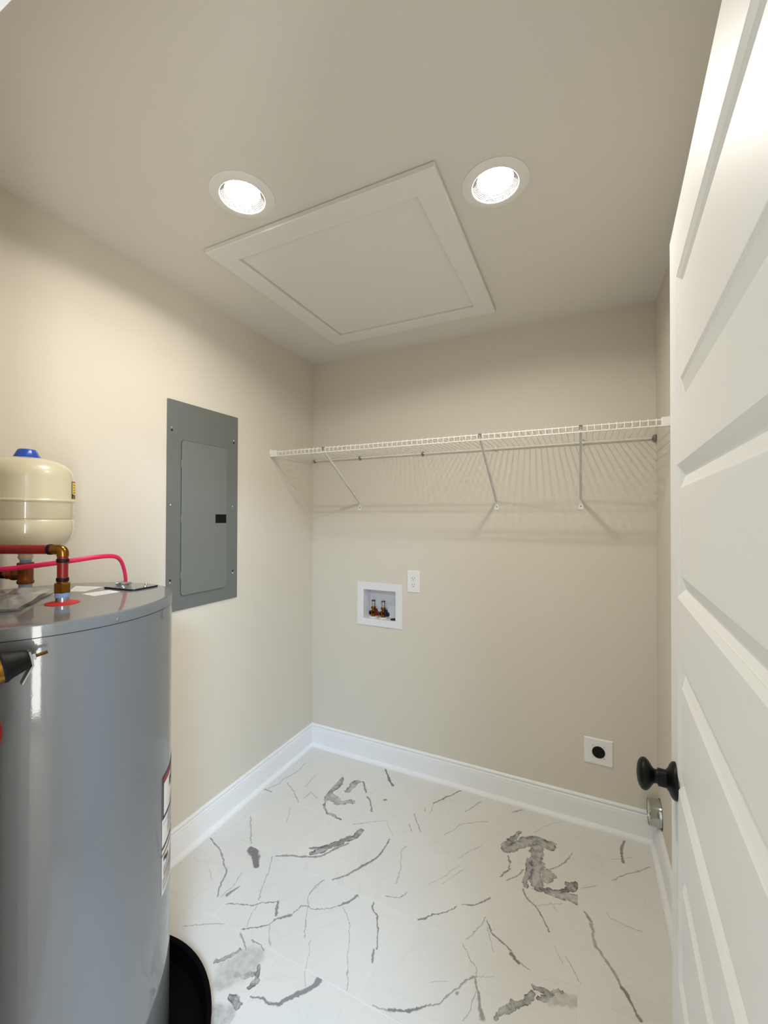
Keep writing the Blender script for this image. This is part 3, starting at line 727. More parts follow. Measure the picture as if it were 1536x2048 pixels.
# ------------------------------------------------------------------ duplex outlet
def plate_bm(x0, x1, z0, z1, th):
    bm = bmesh.new()
    rings = [[bm.verts.new((x, -d, z)) for x, z in ((x0+i,z0+i),(x1-i,z0+i),(x1-i,z1-i),(x0+i,z1-i))]
             for i, d in ((0,0.0002),(0,0.0022),(0.0022,0.0048),(0.005,th))]
    for A, B in zip(rings, rings[1:]):
        for k in range(4): bm.faces.new((A[k], A[(k+1) % 4], B[(k+1) % 4], B[k]))
    bm.faces.new(rings[-1]); bm.faces.new(rings[0][::-1])
    return bm
root = empty('duplex_outlet', (0.6975, 0, 1.024), 'white duplex power outlet on the back wall above the washer box', 'outlet')
part('wall_plate', plate_bm(0.659, 0.736, 1.024, 1.150, 0.0058), WHITEP, root)
for zc in (1.1045, 1.0665):
    fb = bmesh.new()
    vv = []
    for k in range(32):
        a = 2*PI*k/32; x = max(-0.0172, min(0.0172, 0.0172*1.02*math.cos(a))); z = max(-0.0142, min(0.0142, 0.0172*math.sin(a)))
        vv.append((x, z))
    r0 = [fb.verts.new((0.6975+x, -0.0050, zc+z)) for x, z in vv]; r1 = [fb.verts.new((0.6975+x, -0.0078, zc+z)) for x, z in vv]
    for k in range(32): fb.faces.new((r0[k], r0[(k+1) % 32], r1[(k+1) % 32], r1[k]))
    fb.faces.new(r1); fb.faces.new(r0[::-1])
    part('receptacle', fb, WHITEP, root)
    rec = root.children[-1] if root.children[-1].name.startswith('receptacle') else [c for c in root.children if c.name.startswith('receptacle')][-1]
    for dx, hh in ((-0.0062, 0.0042), (0.0062, 0.0036)):
        part('slot', box((0.6975+dx-0.0011, -0.0080, zc+0.0035-hh), (0.6975+dx+0.0011, -0.0072, zc+0.0035+hh)), SLOT, root)
    part('ground_hole', lathe((0.6975, -0.0072, zc-0.0080), (0,-1,0), [(0,0.0026),(0.0009,0.0026)], 12), SLOT, root)
part('screw', lathe((0.6975, -0.0055, 1.0855), (0,-1,0), [(0,0.0032),(0.0012,0.0028),(0.0015,0)], 12), WHITEP, root, 50)

# ------------------------------------------------------------------ washer supply box
root = empty('washer_outlet_box', (0.48, 0, 0.805), 'white recessed washing machine supply box with two brass valves', 'washer box')
fx0, fx1, fz0, fz1 = 0.331, 0.629, 0.8055, 1.063
bm = bmesh.new()
def rect(x0, x1, z0, z1, y): return [bm.verts.new((x, y, z)) for x, z in ((x0,z0),(x1,z0),(x1,z1),(x0,z1))]
rr = [rect(fx0, fx1, fz0, fz1, -0.0002), rect(fx0, fx1, fz0, fz1, -0.005), rect(fx0+0.0015, fx1-0.0015, fz0+0.0015, fz1-0.0015, -0.0065),
      rect(BX0-0.0005, BX1+0.0005, BZ0-0.0005, BZ1+0.0005, -0.0065), rect(BX0+0.001, BX1-0.001, BZ0+0.001, BZ1-0.001, -0.0055), rect(BX0+0.001, BX1-0.001, BZ0+0.001, BZ1-0.001, 0.010)]
for A, B in zip(rr, rr[1:]):
    for k in range(4): bm.faces.new((A[k], A[(k+1) % 4], B[(k+1) % 4], B[k]))
part('flange', bm, BOXW, root)
bm = bmesh.new()
rr = [rect(BX0+0.0012, BX1-0.0012, BZ0+0.0012, BZ1-0.0012, 0.002), rect(BX0+0.003, BX1-0.003, BZ0+0.003, BZ1-0.003, 0.085)]
for A, B in zip(rr, rr[1:]):
    for k in range(4): bm.faces.new((A[k], A[(k+1) % 4], B[(k+1) % 4], B[k]))
bm.faces.new(rr[-1])
part('recess', bm, BOXW, root)
part('drain_hole', lathe((0.562, 0.032, BZ0+0.0022), (0,0,1), [(0,0.0235),(0.002,0.0235),(0.0022,0.0210),(0.0010,0.0205),(0.0010,0.0)], 28), BLACKP, root, label='dark drain opening')
for vx, hm, nm in ((0.422, REDH, 'red valve handle'), (0.4885, BLUEH, 'navy blue valve handle')):
    v = bpy.data.objects.new('valve', None); C.objects.link(v); v.parent = root
    v.location = Vector((vx, 0.036, BZ0)) - root.location
    y = 0.036; z0 = BZ0+0.002
    def vp(name, bm, m, sm=40, label=None):
        off = Vector((vx, 0.036, BZ0)); bmesh.ops.translate(bm, vec=-off, verts=bm.verts[:])
        o = obj(name, bm, m, v, sm)
        if label: o['label'] = label
        return o
    vp('grommet', lathe((vx, y, z0), (0,0,1), [(0,0.024),(0.003,0.0245),(0.006,0.0225),(0.0065,0.012)], 28), WHITEP)
    vb = bmesh.new()
    add_lathe(vb, (vx, y, z0+0.004), (0,0,1), [(0,0.0125),(0.013,0.0125),(0.014,0.0110),(0.022,0.0105),(0.034,0.0112),(0.044,0.0098),(0.046,0.0128),(0.050,0.0146),(0.060,0.0146),(0.062,0.0128)], 24)
    add_lathe(vb, (vx, y, z0+0.030), (-0.35,-0.94,0), [(0,0.0105),(0.016,0.0115),(0.017,0.0140),(0.026,0.0140),(0.026,0.0085),(0.014,0.0080)], 20)
    add_lathe(vb, (vx, y, z0+0.030), (1,-0.15,0), [(0,0.0085),(0.018,0.0085)], 16)
    vp('body', vb, BRASS)
    hb = bmesh.new()
    hx, hz = vx+0.026, z0+0.030
    add_lathe(hb, (vx+0.014, y-0.004, hz), (1,-0.15,0), [(0,0.0085),(0.012,0.0085),(0.013,0.0)], 14)
    pts = [(-0.013,-0.016),(0.012,-0.016),(0.016,-0.008),(0.014,0.004),(0.004,0.010),(0.002,0.020),(-0.006,0.026),(-0.013,0.022),(-0.014,0.004)]
    f0 = [hb.verts.new((hx+px, y-0.010, hz+pz)) for px, pz in pts]; f1 = [hb.verts.new((hx+px, y+0.001, hz+pz)) for px, pz in pts]
    hb.faces.new(f0); hb.faces.new(f1[::-1])
    for k in range(len(pts)): hb.faces.new((f0[k], f0[(k+1) % len(pts)], f1[(k+1) % len(pts)], f1[k]))
    vp('handle', hb, hm, 30, nm)
    ab = bmesh.new()
    add_lathe(ab, (vx, y, z0+0.062), (0,0,1), [(0,0.0112),(0.002,0.0118),(0.038,0.0118),(0.0405,0.0108),(0.042,0.0)], 24)
    vp('hammer_arrestor', ab, CHROME)
    vp('copper_band', lathe((vx, y, z0+0.097), (0,0,1), [(0,0.0121),(0.004,0.0121),(0.0068,0.0110),(0.0075,0.0)], 24), COPPER)

# ------------------------------------------------------------------ dryer outlet
root = empty('dryer_outlet', (1.634, 0, 0.29), 'square white dryer power outlet low on the back wall with one round black socket', 'outlet')
part('wall_plate', plate_bm(1.573, 1.695, 0.290, 0.412, 0.0062), WHITEP, root)
dcx, dcz = 1.6345, 0.3505
part('socket', lathe((dcx, -0.0058, dcz), (0,-1,0), [(0,0.0272),(0.0032,0.0272),(0.0036,0.0262),(0.0022,0.0250),(0.0022,0.0)], 40), BLACKP, root, 40, label='round black socket')
so = [c for c in root.children if c.name.startswith('socket')][0]
for a in (90, 215, 325):
    cx_, cz_ = dcx+0.013*math.cos(math.radians(a)), dcz+0.013*math.sin(math.radians(a))
    part('slot', box((cx_-0.0016, -0.0085, cz_-0.005), (cx_+0.0016, -0.0078, cz_+0.005)), DARKGAP, root)
for dx, dz in ((-1,1),(1,1),(-1,-1),(1,-1)):
    part('screw', lathe((dcx+dx*0.0235, -0.006, dcz+dz*0.0265), (0,-1,0), [(0,0.0030),(0.0010,0.0026),(0.0012,0)], 10), CHROME, root, 50)

# ------------------------------------------------------------------ dryer vent duct
root = empty('dryer_vent_duct', (W, -0.076, 0.178), 'short shiny metal dryer vent pipe poking out of the right wall by the corner', 'vent pipe')
vc_ = (W-0.001, -0.076, 0.178)
part('pipe', lathe(vc_, (-1,0,0), [(0.0,0.0555),(0.006,0.0545),(0.036,0.0515),(0.0405,0.0530),(0.0440,0.0510),(0.0440,0.0500),(0.036,0.0495),(0.0,0.0520)], 48, cap=False), ALU, root, 40)
part('bore', lathe(vc_, (-1,0,0), [(0.0395,0.0494),(0.0385,0.0)], 40), BOREM, root, 60)
part('wall_gap', lathe((W, -0.0790, 0.1770), (-1,0,0), [(0.0,0.0615),(0.0008,0.0612),(0.0009,0.0540)], 40), DARKGAP, root)

# ------------------------------------------------------------------ wire closet shelf on the back wall
YS, ZS = -0.400, 1.8185
root = empty('wire_shelf', (W/2, 0, 1.80), 'long white ventilated wire shelf along the back wall on three diagonal braces', 'shelf')
def zt(x): return ZS + 0.004*(x/W)             # it rises a few millimetres towards the door
def rod(name, y, dz, r, x0=0.012, x1=W-0.012):
    part(name, tube([(x0, y, zt(x0)+dz), (x1, y, zt(x1)+dz)], r, 8), WIREM, root, 60)
rod('back_rod', -0.012, -0.006, 0.0034); rod('front_rod', YS, -0.0042, 0.0030); rod('lip_rod', YS-0.002, -0.0265, 0.0030)
n = 72
src = None
for k in range(n):
    x = 0.030 + (W-0.060)*k/(n-1)
    if src is None:
        # one bent wire: along the deck, over the front rod and down to the lip rod
        pts = [(0, -0.008, 0), (0, YS+0.003, 0), (0, YS-0.0035, -0.0025), (0, YS-0.0052, -0.006), (0, YS-0.0052, -0.029)]
        bm = tube(pts, 0.00165, 6); src = obj('deck_wire', bm, WIREM, root, 60); w_ = src
    else:
        w_ = src.copy(); C.objects.link(w_); w_.parent = root
    w_.location = Vector((x, 0, zt(x)+0.0015)) - root.location
for x0 in (0.347, 1.163, 1.561):
    b = bpy.data.objects.new('brace', None); C.objects.link(b); b.parent = root
    b.location = Vector((x0, 0, 1.50)) - root.location
    def bp_(name, bm, m=WIREM, sm=None):
        bmesh.ops.translate(bm, vec=-Vector((x0, 0, 1.50)), verts=bm.verts[:]); return obj(name, bm, m, b, sm)
    zf = zt(x0)-0.022
    # folded steel strut: shallow U section
    d = Vector((0, YS+0.006, zf)) - Vector((0, -0.004, 1.541)); L_ = d.length; d.normalize(); nn = Vector((0, -d.z, d.y))
    sb = bmesh.new(); prof_s = [(-0.0065,0.006),(-0.0065,-0.003),(0.0065,-0.003),(0.0065,0.006),(0.0050,0.006),(0.0050,-0.0015),(-0.0050,-0.0015),(-0.0050,0.006)]
    rgs = []
    for t, s_ in ((0, 1.0), (L_, 0.8)):
        p = Vector((x0, -0.004, 1.541)) + d*t
        rgs.append([sb.verts.new(p + Vector((a*s_, 0, 0)) + nn*c) for a, c in prof_s])
    for k in range(8): sb.faces.new((rgs[0][k], rgs[0][(k+1) % 8], rgs[1][(k+1) % 8], rgs[1][k]))
    sb.faces.new(rgs[0]); sb.faces.new(rgs[1][::-1])
    bp_('strut', sb)
    fb = bmesh.new()
    fp = [(-0.0065,1.545),(-0.0065,1.525),(-0.0115,1.512),(-0.0115,1.499),(-0.009,1.495),(0.009,1.495),(0.0115,1.499),(0.0115,1.512),(0.0065,1.525),(0.0065,1.545)]
    A = [fb.verts.new((x0+a, -0.0002, z)) for a, z in fp]; B = [fb.verts.new((x0+a, -0.0030, z)) for a, z in fp]
    fb.faces.new(A); fb.faces.new(B[::-1])
    for k in range(10): fb.faces.new((A[k], A[(k+1) % 10], B[(k+1) % 10], B[k]))
    bp_('foot_plate', fb)
    bp_('screw', lathe((x0, -0.003, 1.511), (0,-1,0), [(0,0.0036),(0.0012,0.0030),(0.0014,0)], 10), CLIPG, 50)
    hk = bmesh.new()
    add_tube(hk, [(x0-0.004, YS-0.006, zf+0.004), (x0-0.004, YS-0.009, zf+0.012), (x0-0.004, YS-0.006, zf+0.0215), (x0-0.004, YS+0.004, zf+0.0225)], 0.0022, 6)
    add_tube(hk, [(x0+0.004, YS-0.006, zf+0.004), (x0+0.004, YS-0.009, zf+0.012), (x0+0.004, YS-0.006, zf+0.0215), (x0+0.004, YS+0.004, zf+0.0225)], 0.0022, 6)
    add_box(hk, (x0-0.0065, YS-0.010, zf+0.0185), (x0+0.0065, YS-0.003, zf+0.0225), 0.001)
    bp_('hook', hk, CLIPG, 60)
for x in (0.017, 0.348, 0.753, 1.160, 1.572):
    cb = bmesh.new(); z = zt(x)-0.006
    add_box(cb, (x-0.0035, -0.0075, z-0.014), (x+0.0035, -0.0002, z+0.012), 0.0012)
    add_lathe(cb, (x-0.005, -0.012, z), (1,0,0), [(0,0.0056),(0.010,0.0056)], 12)
    part('wall_clip', cb, WIREM if x > 1.5 or x == 1.160 else CLIPG, root, 50)
    part('screw', lathe((x, -0.0074, z-0.0105), (0,-1,0), [(0,0.0030),(0.0012,0.0024),(0.0014,0)], 10), CLIPG, root, 50)
part('screw', lathe((1.572, -0.0074, zt(1.572)+0.006), (0,-1,0), [(0,0.0050),(0.0016,0.0046),(0.0030,0.0026),(0.0034,0)], 12), CHROME, root, 50, label='bright screw head')
# end brackets: white plastic cups on the side walls, and the clip where the back rod meets the corner
for x, sg in ((0.0, 1), (W, -1)):
    eb = bmesh.new(); z = zt(x)
    xa, xb = sorted((x+sg*0.0003, x+sg*0.040))
    add_box(eb, (xa, YS-0.0115, z-0.031), (xb, YS+0.008, z+0.004), 0.002)
    xa, xb = sorted((x+sg*0.0003, x+sg*0.006))
    add_box(eb, (xa, YS-0.016, z-0.018), (xb, YS+0.030, z+0.012), 0.002)
    part('end_bracket', eb, WHITEP, root)
    sb_ = lathe((x+sg*0.006, YS+0.022, z+0.004), (sg,0,0), [(0,0.0034),(0.0012,0.0028),(0.0014,0)], 10)
    part('screw', sb_, CLIPG, root, 50)
cb = bmesh.new(); z = zt(W)-0.006
add_box(cb, (W-0.012, -0.020, z-0.016), (W-0.0003, -0.0008, z+0.014), 0.002)
add_lathe(cb, (W-0.018, -0.012, z), (1,0,0), [(0,0.0070),(0.012,0.0070)], 12)
part('corner_clip', cb, CLIPG, root, 50)

# ------------------------------------------------------------------ water heater in its drain pan
HC = Vector((0.360, -1.650, 0.0)); HR, HZ = 0.2856, 1.250
hx, hy = HC.x, HC.y
root = empty('drain_pan', (0.375, -1.605, 0.0), 'round black plastic drain pan on the floor under the water heater', 'drain pan')
part('pan', lathe((0.375, -1.605, 0.0005), (0,0,1), [(0,0.0),(0,0.326),(0.004,0.332),(0.052,0.340),(0.056,0.346),(0.0595,0.3505),(0.0620,0.3490),(0.0615,0.3420),(0.0575,0.3365),(0.008,0.327),(0.005,0.0)], 96, cap=False), PANM, root, 40)
pn = [c for c in root.children][0]

wh = empty('water_heater', (hx, hy, 0.006), 'tall grey enamelled tank water heater standing in the black pan by the left wall', 'water heater')
part('jacket', lathe((hx, hy, 0.075), (0,0,1), [(0,HR-0.004),(0.003,HR-0.0005),(0.006,HR),(1.226-0.075,HR)], 128, cap=False), GREYP, wh, 40)
part('base', lathe((hx, hy, 0.0058), (0,0,1), [(0,0.0),(0,HR-0.010),(0.072,HR-0.010),(0.072,0.0)], 96, cap=False), GREYD, wh, 40, label='darker base ring')
part('lid', lathe((hx, hy, 1.2255), (0,0,1), [(0,HR-0.003),(0,HR+0.0022),(0.0190,HR+0.0022),(0.0225,HR+0.0012),(0.0243,HR-0.0022),(0.0244,HR-0.006),(0.0244,0.0)], 128, cap=False), GREYP, wh, 30)
part('lid_seam', lathe((hx, hy, 1.2236), (0,0,1), [(0,HR-0.001),(0,HR+0.0004),(0.0019,HR+0.0004),(0.0019,HR-0.001)], 128, cap=False), DARKGAP, wh, 40)
for a in (2.2, 62, 122, 182, 242, 302):
    a = math.radians(a-1.0); p = Vector((hx+(HR+0.002)*math.cos(a), hy+(HR+0.002)*math.sin(a), 1.2335)); ax = Vector((math.cos(a), math.sin(a), 0))
    part('lid_screw', lathe(p, ax, [(0,0.0042),(0.0012,0.0040),(0.0024,0.0024),(0.0027,0)], 12), GREYP, wh, 50)
# junction plate with its black gasket, screws and cable clamp
pcx, pcy, pa = 0.368, -1.431, math.radians(5)
def rrect(cx, cy, w, d, r, ang, z0, z1, n=6):
    bm = bmesh.new(); pts = []
    for sx, sy, a0 in ((1,1,0),(-1,1,90),(-1,-1,180),(1,-1,270)):
        for k in range(n+1):
            a = math.radians(a0+90*k/n); pts.append((sx*(w/2-r)+r*math.cos(a), sy*(d/2-r)+r*math.sin(a)))
    P3 = [(cx+x*math.cos(ang)-y*math.sin(ang), cy+x*math.sin(ang)+y*math.cos(ang)) for x, y in pts]
    A = [bm.verts.new((x, y, z0)) for x, y in P3]; B = [bm.verts.new((x, y, z1)) for x, y in P3]
    for k in range(len(A)): bm.faces.new((A[k], A[(k+1) % len(A)], B[(k+1) % len(A)], B[k]))
    bm.faces.new(A[::-1]); bm.faces.new(B)
    return bm
part('plate_gasket', rrect(pcx, pcy, 0.124, 0.088, 0.014, pa, HZ-0.0002, HZ+0.0030), BLACKP, wh)
part('junction_plate', rrect(pcx, pcy, 0.120, 0.084, 0.013, pa, HZ+0.0030, HZ+0.0045), GREYP, wh, label='grey junction cover plate')
for dx, dy in ((-0.050,-0.004),(0.050,0.004),(0.012,-0.034),(0.018,0.034)):
    p = (pcx+dx*math.cos(pa)-dy*math.sin(pa), pcy+dx*math.sin(pa)+dy*math.cos(pa), HZ+0.0045)
    part('plate_screw', lathe(p, (0,0,1), [(0,0.0050),(0.0014,0.0048),(0.0030,0.0028),(0.0034,0)], 12), CHROME, wh, 50)
cl = Vector((0.343, -1.440, HZ+0.0045))
cb = bmesh.new()
add_lathe(cb, cl, (0,0,1), [(0,0.0165),(0.0030,0.0165),(0.0032,0.0130),(0.0090,0.0125)], 20)
add_box(cb, (cl.x-0.020, cl.y-0.010, cl.z+0.0035), (cl.x+0.020, cl.y-0.005, cl.z+0.0100), 0.001)
add_box(cb, (cl.x-0.020, cl.y+0.005, cl.z+0.0035), (cl.x+0.020, cl.y+0.010, cl.z+0.0100), 0.001)
for sx in (-1, 1): add_lathe(cb, (cl.x+sx*0.0165, cl.y-0.013, cl.z+0.0068), (0,1,0), [(0,0.0036),(0.026,0.0036)], 10)
part('cable_clamp', cb, CHROME, wh, 40, label='zinc cable clamp')
# paper labels on the lid
def quad(pts, z, name='lid_label'):
    bm = bmesh.new(); A = [bm.verts.new((x, y, z)) for x, y in pts]; B = [bm.verts.new((x, y, z+0.0003)) for x, y in pts]
    k = len(pts)
    for i in range(k): bm.faces.new((A[i], A[(i+1) % k], B[(i+1) % k], B[i]))
    bm.faces.new(B); bm.faces.new(A[::-1]); return bm
l1 = [(0.352,-1.557),(0.414,-1.560),(0.414,-1.492),(0.360,-1.490)]
part('lid_label', quad(l1, HZ), LABELW, wh)
l2 = [(0.284,-1.553),(0.322,-1.533),(0.290,-1.466),(0.205,-1.493)]
part('lid_label', quad(l2, HZ), LABELW, wh)
pb = bmesh.new()
def lines(l, rows, bm):
    A, B, Cc, D_ = [Vector((*p, HZ+0.00035)) for p in l]
    for i in range(rows):
        t0 = 0.16+0.68*i/rows; t1 = t0+0.22/rows
        for u0, u1 in ((0.12, 0.34), (0.40, 0.55), (0.60, 0.86)):
            q = lambda u, t: (A*(1-t)+D_*t)*(1-u) + (B*(1-t)+Cc*t)*u
            bm.faces.new([bm.verts.new(p) for p in (q(u0,t0), q(u1,t0), q(u1,t1), q(u0,t1))])
lines(l1, 5, pb)
part('label_print', pb, LABELT, wh)
pb = bmesh.new(); lines(l2, 5, pb)
part('label_print', pb, LABELT, wh)
# hot outlet: red seal and nipple
HP = Vector((0.437, -1.645, HZ))
CP = Vector((0.187, -1.609, HZ))
part('hot_seal', lathe(HP, (0,0,1), [(-0.0003,0.0345),(0.0010,0.0345),(0.0030,0.0290),(0.0042,0.0180)], 36), REDSEAL, wh, 30, label='flat red rubber seal')
part('hot_nipple', lathe(HP, (0,0,1), [(0,0.0138),(0.0175,0.0138)], 24), CHROME, wh, 40)
part('cold_nipple', lathe(CP, (0,0,1), [(0,0.0150),(0.0035,0.0150),(0.006,0.0150),(0.0235,0.0150)], 24), TAPEG, wh, 40, label='cold inlet nipple wrapped in thread tape')
# rating label wrapped on the jacket
def wrap(bm, a0, a1, z0, z1, r, mi, n=16):
    A = []; B = []
    for k in range(n+1):
        a = math.radians(a0+(a1-a0)*k/n); A.append(bm.verts.new((hx+r*math.cos(a), hy+r*math.sin(a), z0))); B.append(bm.verts.new((hx+r*math.cos(a), hy+r*math.sin(a), z1)))
    for k in range(n):
        f = bm.faces.new((A[k], A[k+1], B[k+1], B[k])); f.material_index = mi
bm = bmesh.new(); a0, a1 = 31.4, 78.0
wrap(bm, a0, a1, 0.497, 0.797, HR+0.0005, 0)
e1, e2 = HR+0.0009, HR+0.0012
wrap(bm, a0, a1, 0.790, 0.797, e1, 1); wrap(bm, a0, a1, 0.776, 0.7905, e1, 2)
wrap(bm, a0, a0+1.6, 0.690, 0.792, e2, 1, 3); wrap(bm, a0, a1, 0.687, 0.694, e2, 1)
wrap(bm, a0+11, a0+15, 0.742, 0.766, e1, 1, 4); wrap(bm, a0+16, a0+19, 0.746, 0.770, e1, 1, 4); wrap(bm, a0+20, a0+23, 0.748, 0.768, e1, 1, 4); wrap(bm, a0+24, a0+29, 0.742, 0.764, e1, 1, 4)
wrap(bm, a0+18, a0+22, 0.722, 0.736, e1, 1, 4); wrap(bm, a0+23, a0+27, 0.720, 0.736, e1, 1, 4)
wrap(bm, a0+11, a0+30, 0.7045, 0.7065, e1, 1, 6)
wrap(bm, a0+1, a0+10, 0.6715, 0.6745, e1, 3, 4); wrap(bm, a0+8, a1-4, 0.630, 0.684, e1, 3)
wrap(bm, a0, a1, 0.611, 0.618, e2, 1); wrap(bm, a0, a1, 0.594, 0.600, e2, 4)
wrap(bm, a0+2, a0+5, 0.578, 0.588, e1, 1, 3); wrap(bm, a0+5, a0+9, 0.570, 0.582, e1, 1, 3)
wrap(bm, a0+2, a1-4, 0.545, 0.565, e1, 3); wrap(bm, a0+2, a1-6, 0.5405, 0.5440, e2, 4)
wrap(bm, a0+1, a1-4, 0.505, 0.536, e1, 3); wrap(bm, a0+2, a1-8, 0.5190, 0.5210, e2, 0)
part('rating_label', bm, LABELW, wh, mats=[LABELW, LABELK, LABELR, LABELT, LABELB], label='printed white paper label with a dark red top bar')
# relief valve on the front of the jacket
ra = rgt.copy()                                   # its spindle lies across the view
tv = bpy.data.objects.new('relief_valve', None); C.objects.link(tv); tv.parent = wh
BC = Vector((0.6247, -1.8693, 1.1847))
tv.location = BC - wh.location
def tvp(name, bm, m, sm=40, label=None):
    bmesh.ops.translate(bm, vec=-BC, verts=bm.verts[:]); o = obj(name, bm, m, tv, sm)
    if label: o['label'] = label
    return o
ax = Vector((0.24, 0.95, 0.175)).normalized()
vb = bmesh.new()
add_lathe(vb, BC-ax*0.02, ax, [(0,0.020),(0.004,0.024),(0.025,0.0275),(0.0530,0.0275),(0.0535,0.024)], 32)
inl = Vector((hx, hy, BC.z)) - BC; inl.z = 0
add_lathe(vb, BC, inl, [(0,0.017),(inl.length-HR+0.004,0.017)], 20)
add_lathe(vb, BC-ax*0.006, (0,0,-1), [(0,0.016),(0.030,0.016),(0.030,0.019),(0.046,0.019)], 20)
tvp('body', vb, BRASS)
B0 = BC+ax*0.0335
tvp('bonnet', lathe(B0, ax, [(-0.0015,0.0284),(0.0025,0.0287),(0.005,0.0272),(0.009,0.0250),(0.0315,0.0182),(0.0350,0.0168),(0.0378,0.0140),(0.0383,0.0)], 32), BLACKP, label='black bonnet')
tvp('nut', lathe(B0+ax*0.0415, ax, [(0,0.0058),(0.0008,0.0066),(0.0052,0.0066),(0.0058,0.0058)], 6), CHROME, None)
st = bmesh.new(); pr = []
for k in range(10): pr += [(0.001*k*1.9, 0.0027), (0.001*k*1.9+0.0009, 0.0033)]
add_lathe(st, B0+ax*0.0460, ax, [(0,0.0030)]+pr[1:]+[(0.0192,0.0026),(0.0197,0)], 12)
tvp('stem', st, BRASS)
upv = Vector((-0.06,-0.22,0.97)); back = Vector((-0.97, 0.245, 0))
lv = bmesh.new()
pl = [(0.0385,0.0130),(0.0412,0.0130),(0.0418,-0.002),(0.0405,-0.0150),(0.0190,-0.0420),(0.0165,-0.0420),(0.0178,-0.0390),(0.0380,-0.0135)]
F0 = [lv.verts.new(B0+ax*a+upv*b-back*0.008) for a, b in pl]; F1 = [lv.verts.new(B0+ax*a+upv*b+back*0.010) for a, b in pl]
lv.faces.new(F0); lv.faces.new(F1[::-1])
for k in range(len(pl)): lv.faces.new((F0[k], F0[(k+1) % len(pl)], F1[(k+1) % len(pl)], F1[k]))
tvp('lever', lv, CHROME, None, 'thin steel test lever')
# red discharge pipe below the valve
root = empty('discharge_pipe', (BC.x-ax.x*0.006, BC.y-ax.y*0.006, 0.30), 'red relief discharge pipe at the picture edge in front of the water heater', 'pipe')
dp = BC-ax*0.006
bow = [(0.0, 1.158), (0.010, 1.125), (0.025, 1.098), (0.0305, 1.075), (0.025, 1.050), (0.012, 1.015), (0.0, 0.970), (0.0, 0.70), (0.0, 0.30)]
part('pipe', tube(smooth_path([(dp.x+ax.x*o_, dp.y+ax.y*o_, z_) for o_, z_ in bow], 5), 0.0111, 16), REDPEX, root, 60)

# ------------------------------------------------------------------ hot water pipe
root = empty('hot_water_pipe', (HP.x, HP.y, HZ+0.0175), 'red hot water pipe with a brass elbow rising from the heater top', 'pipe')
zb = HZ+0.0175
part('thread_tape', lathe((HP.x, HP.y, zb-0.003), (0,0,1), [(0,0.0146),(0.004,0.0152),(0.011,0.0148)], 24), TAPEB, root, 40, label='blue thread tape')
part('union_nut', lathe((HP.x, HP.y, zb+0.0075), (0,0,1), [(0,0.0160),(0.0008,0.0176),(0.0230,0.0176),(0.0240,0.0160),(0.0240,0.0100)], 6), BRASS, root, label='hexagonal brass nut')
part('riser', tube([(HP.x, HP.y, 1.2985), (HP.x, HP.y, 1.3650)], 0.0111, 20), REDPEX, root, 60)
for z in (1.3020, 1.3475): part('crimp_ring', lathe((HP.x, HP.y, z), (0,0,1), [(0,0.0118),(0.001,0.0128),(0.008,0.0128),(0.009,0.0118)], 24), BLACKP, root, 40, label='black crimp ring')
dl = Vector((-0.903, -0.430, 0.0))
zc = 1.3785
eb = bmesh.new()
arc = [Vector((HP.x, HP.y, 1.3625))] + [Vector((HP.x, HP.y, zc)) + dl*0.0095*(1-math.cos(t)) + Vector((0,0,0.0095*(math.sin(t)-1))) + Vector((0,0,0)) for t in [PI/2*k/6 for k in range(7)]]
arc += [Vector((HP.x, HP.y, zc)) + dl*0.022]
add_tube(eb, arc, 0.0122, 20)
part('elbow', eb, BRASS, root, 50, label='brass elbow')
h0 = Vector((HP.x, HP.y, zc)) + dl*0.020
tl = (h0.x-0.0005)/0.903
part('branch', tube([h0, h0+dl*tl], 0.0111, 20), REDPEX, root, 60)
part('crimp_ring', lathe(h0+dl*0.005, dl, [(0,0.0118),(0.001,0.0128),(0.008,0.0128),(0.009,0.0118)], 24), BLACKP, root, 40, label='black crimp ring')

# ------------------------------------------------------------------ cold water tee under the expansion tank
root = empty('cold_water_tee', (CP.x, CP.y, HZ+0.0235), 'tarnished brass tee between the heater top and the cream expansion tank', 'pipe fitting')
bm = bmesh.new()
zt0 = HZ+0.0235
add_lathe(bm, (CP.x, CP.y, zt0), (0,0,1), [(0,0.0178),(0.003,0.0190),(0.008,0.0190),(0.010,0.0172),(0.046,0.0172),(0.048,0.0188),(0.0545,0.0190),(0.0575,0.0178)], 28)
add_lathe(bm, (CP.x, CP.y, 1.300), dl, [(0,0.0150),(0.026,0.0150),(0.027,0.0178),(0.034,0.0178),(0.035,0.0140),(0.044,0.0135),(0.045,0.0148),(0.050,0.0148),(0.051,0.0115),(0.060,0.0115)], 24)
part('tee', bm, BRONZE, root, 40)
q0 = Vector((CP.x, CP.y, 1.300))+dl*0.058
part('branch', tube([q0, q0+dl*((q0.x-0.0005)/0.903)], 0.0111, 16), REDPEX, root, 60)
part('crimp_ring', lathe(q0-dl*0.002, dl, [(0,0.0122),(0.001,0.0134),(0.010,0.0134),(0.011,0.0122)], 24), BLACKP, root, 40, label='black crimp ring')
part('thread_tape', lathe((CP.x, CP.y, zt0+0.0573), (0,0,1), [(0,0.0126),(0.0085,0.0130)], 24), TAPEB, root, 40, label='blue thread tape')

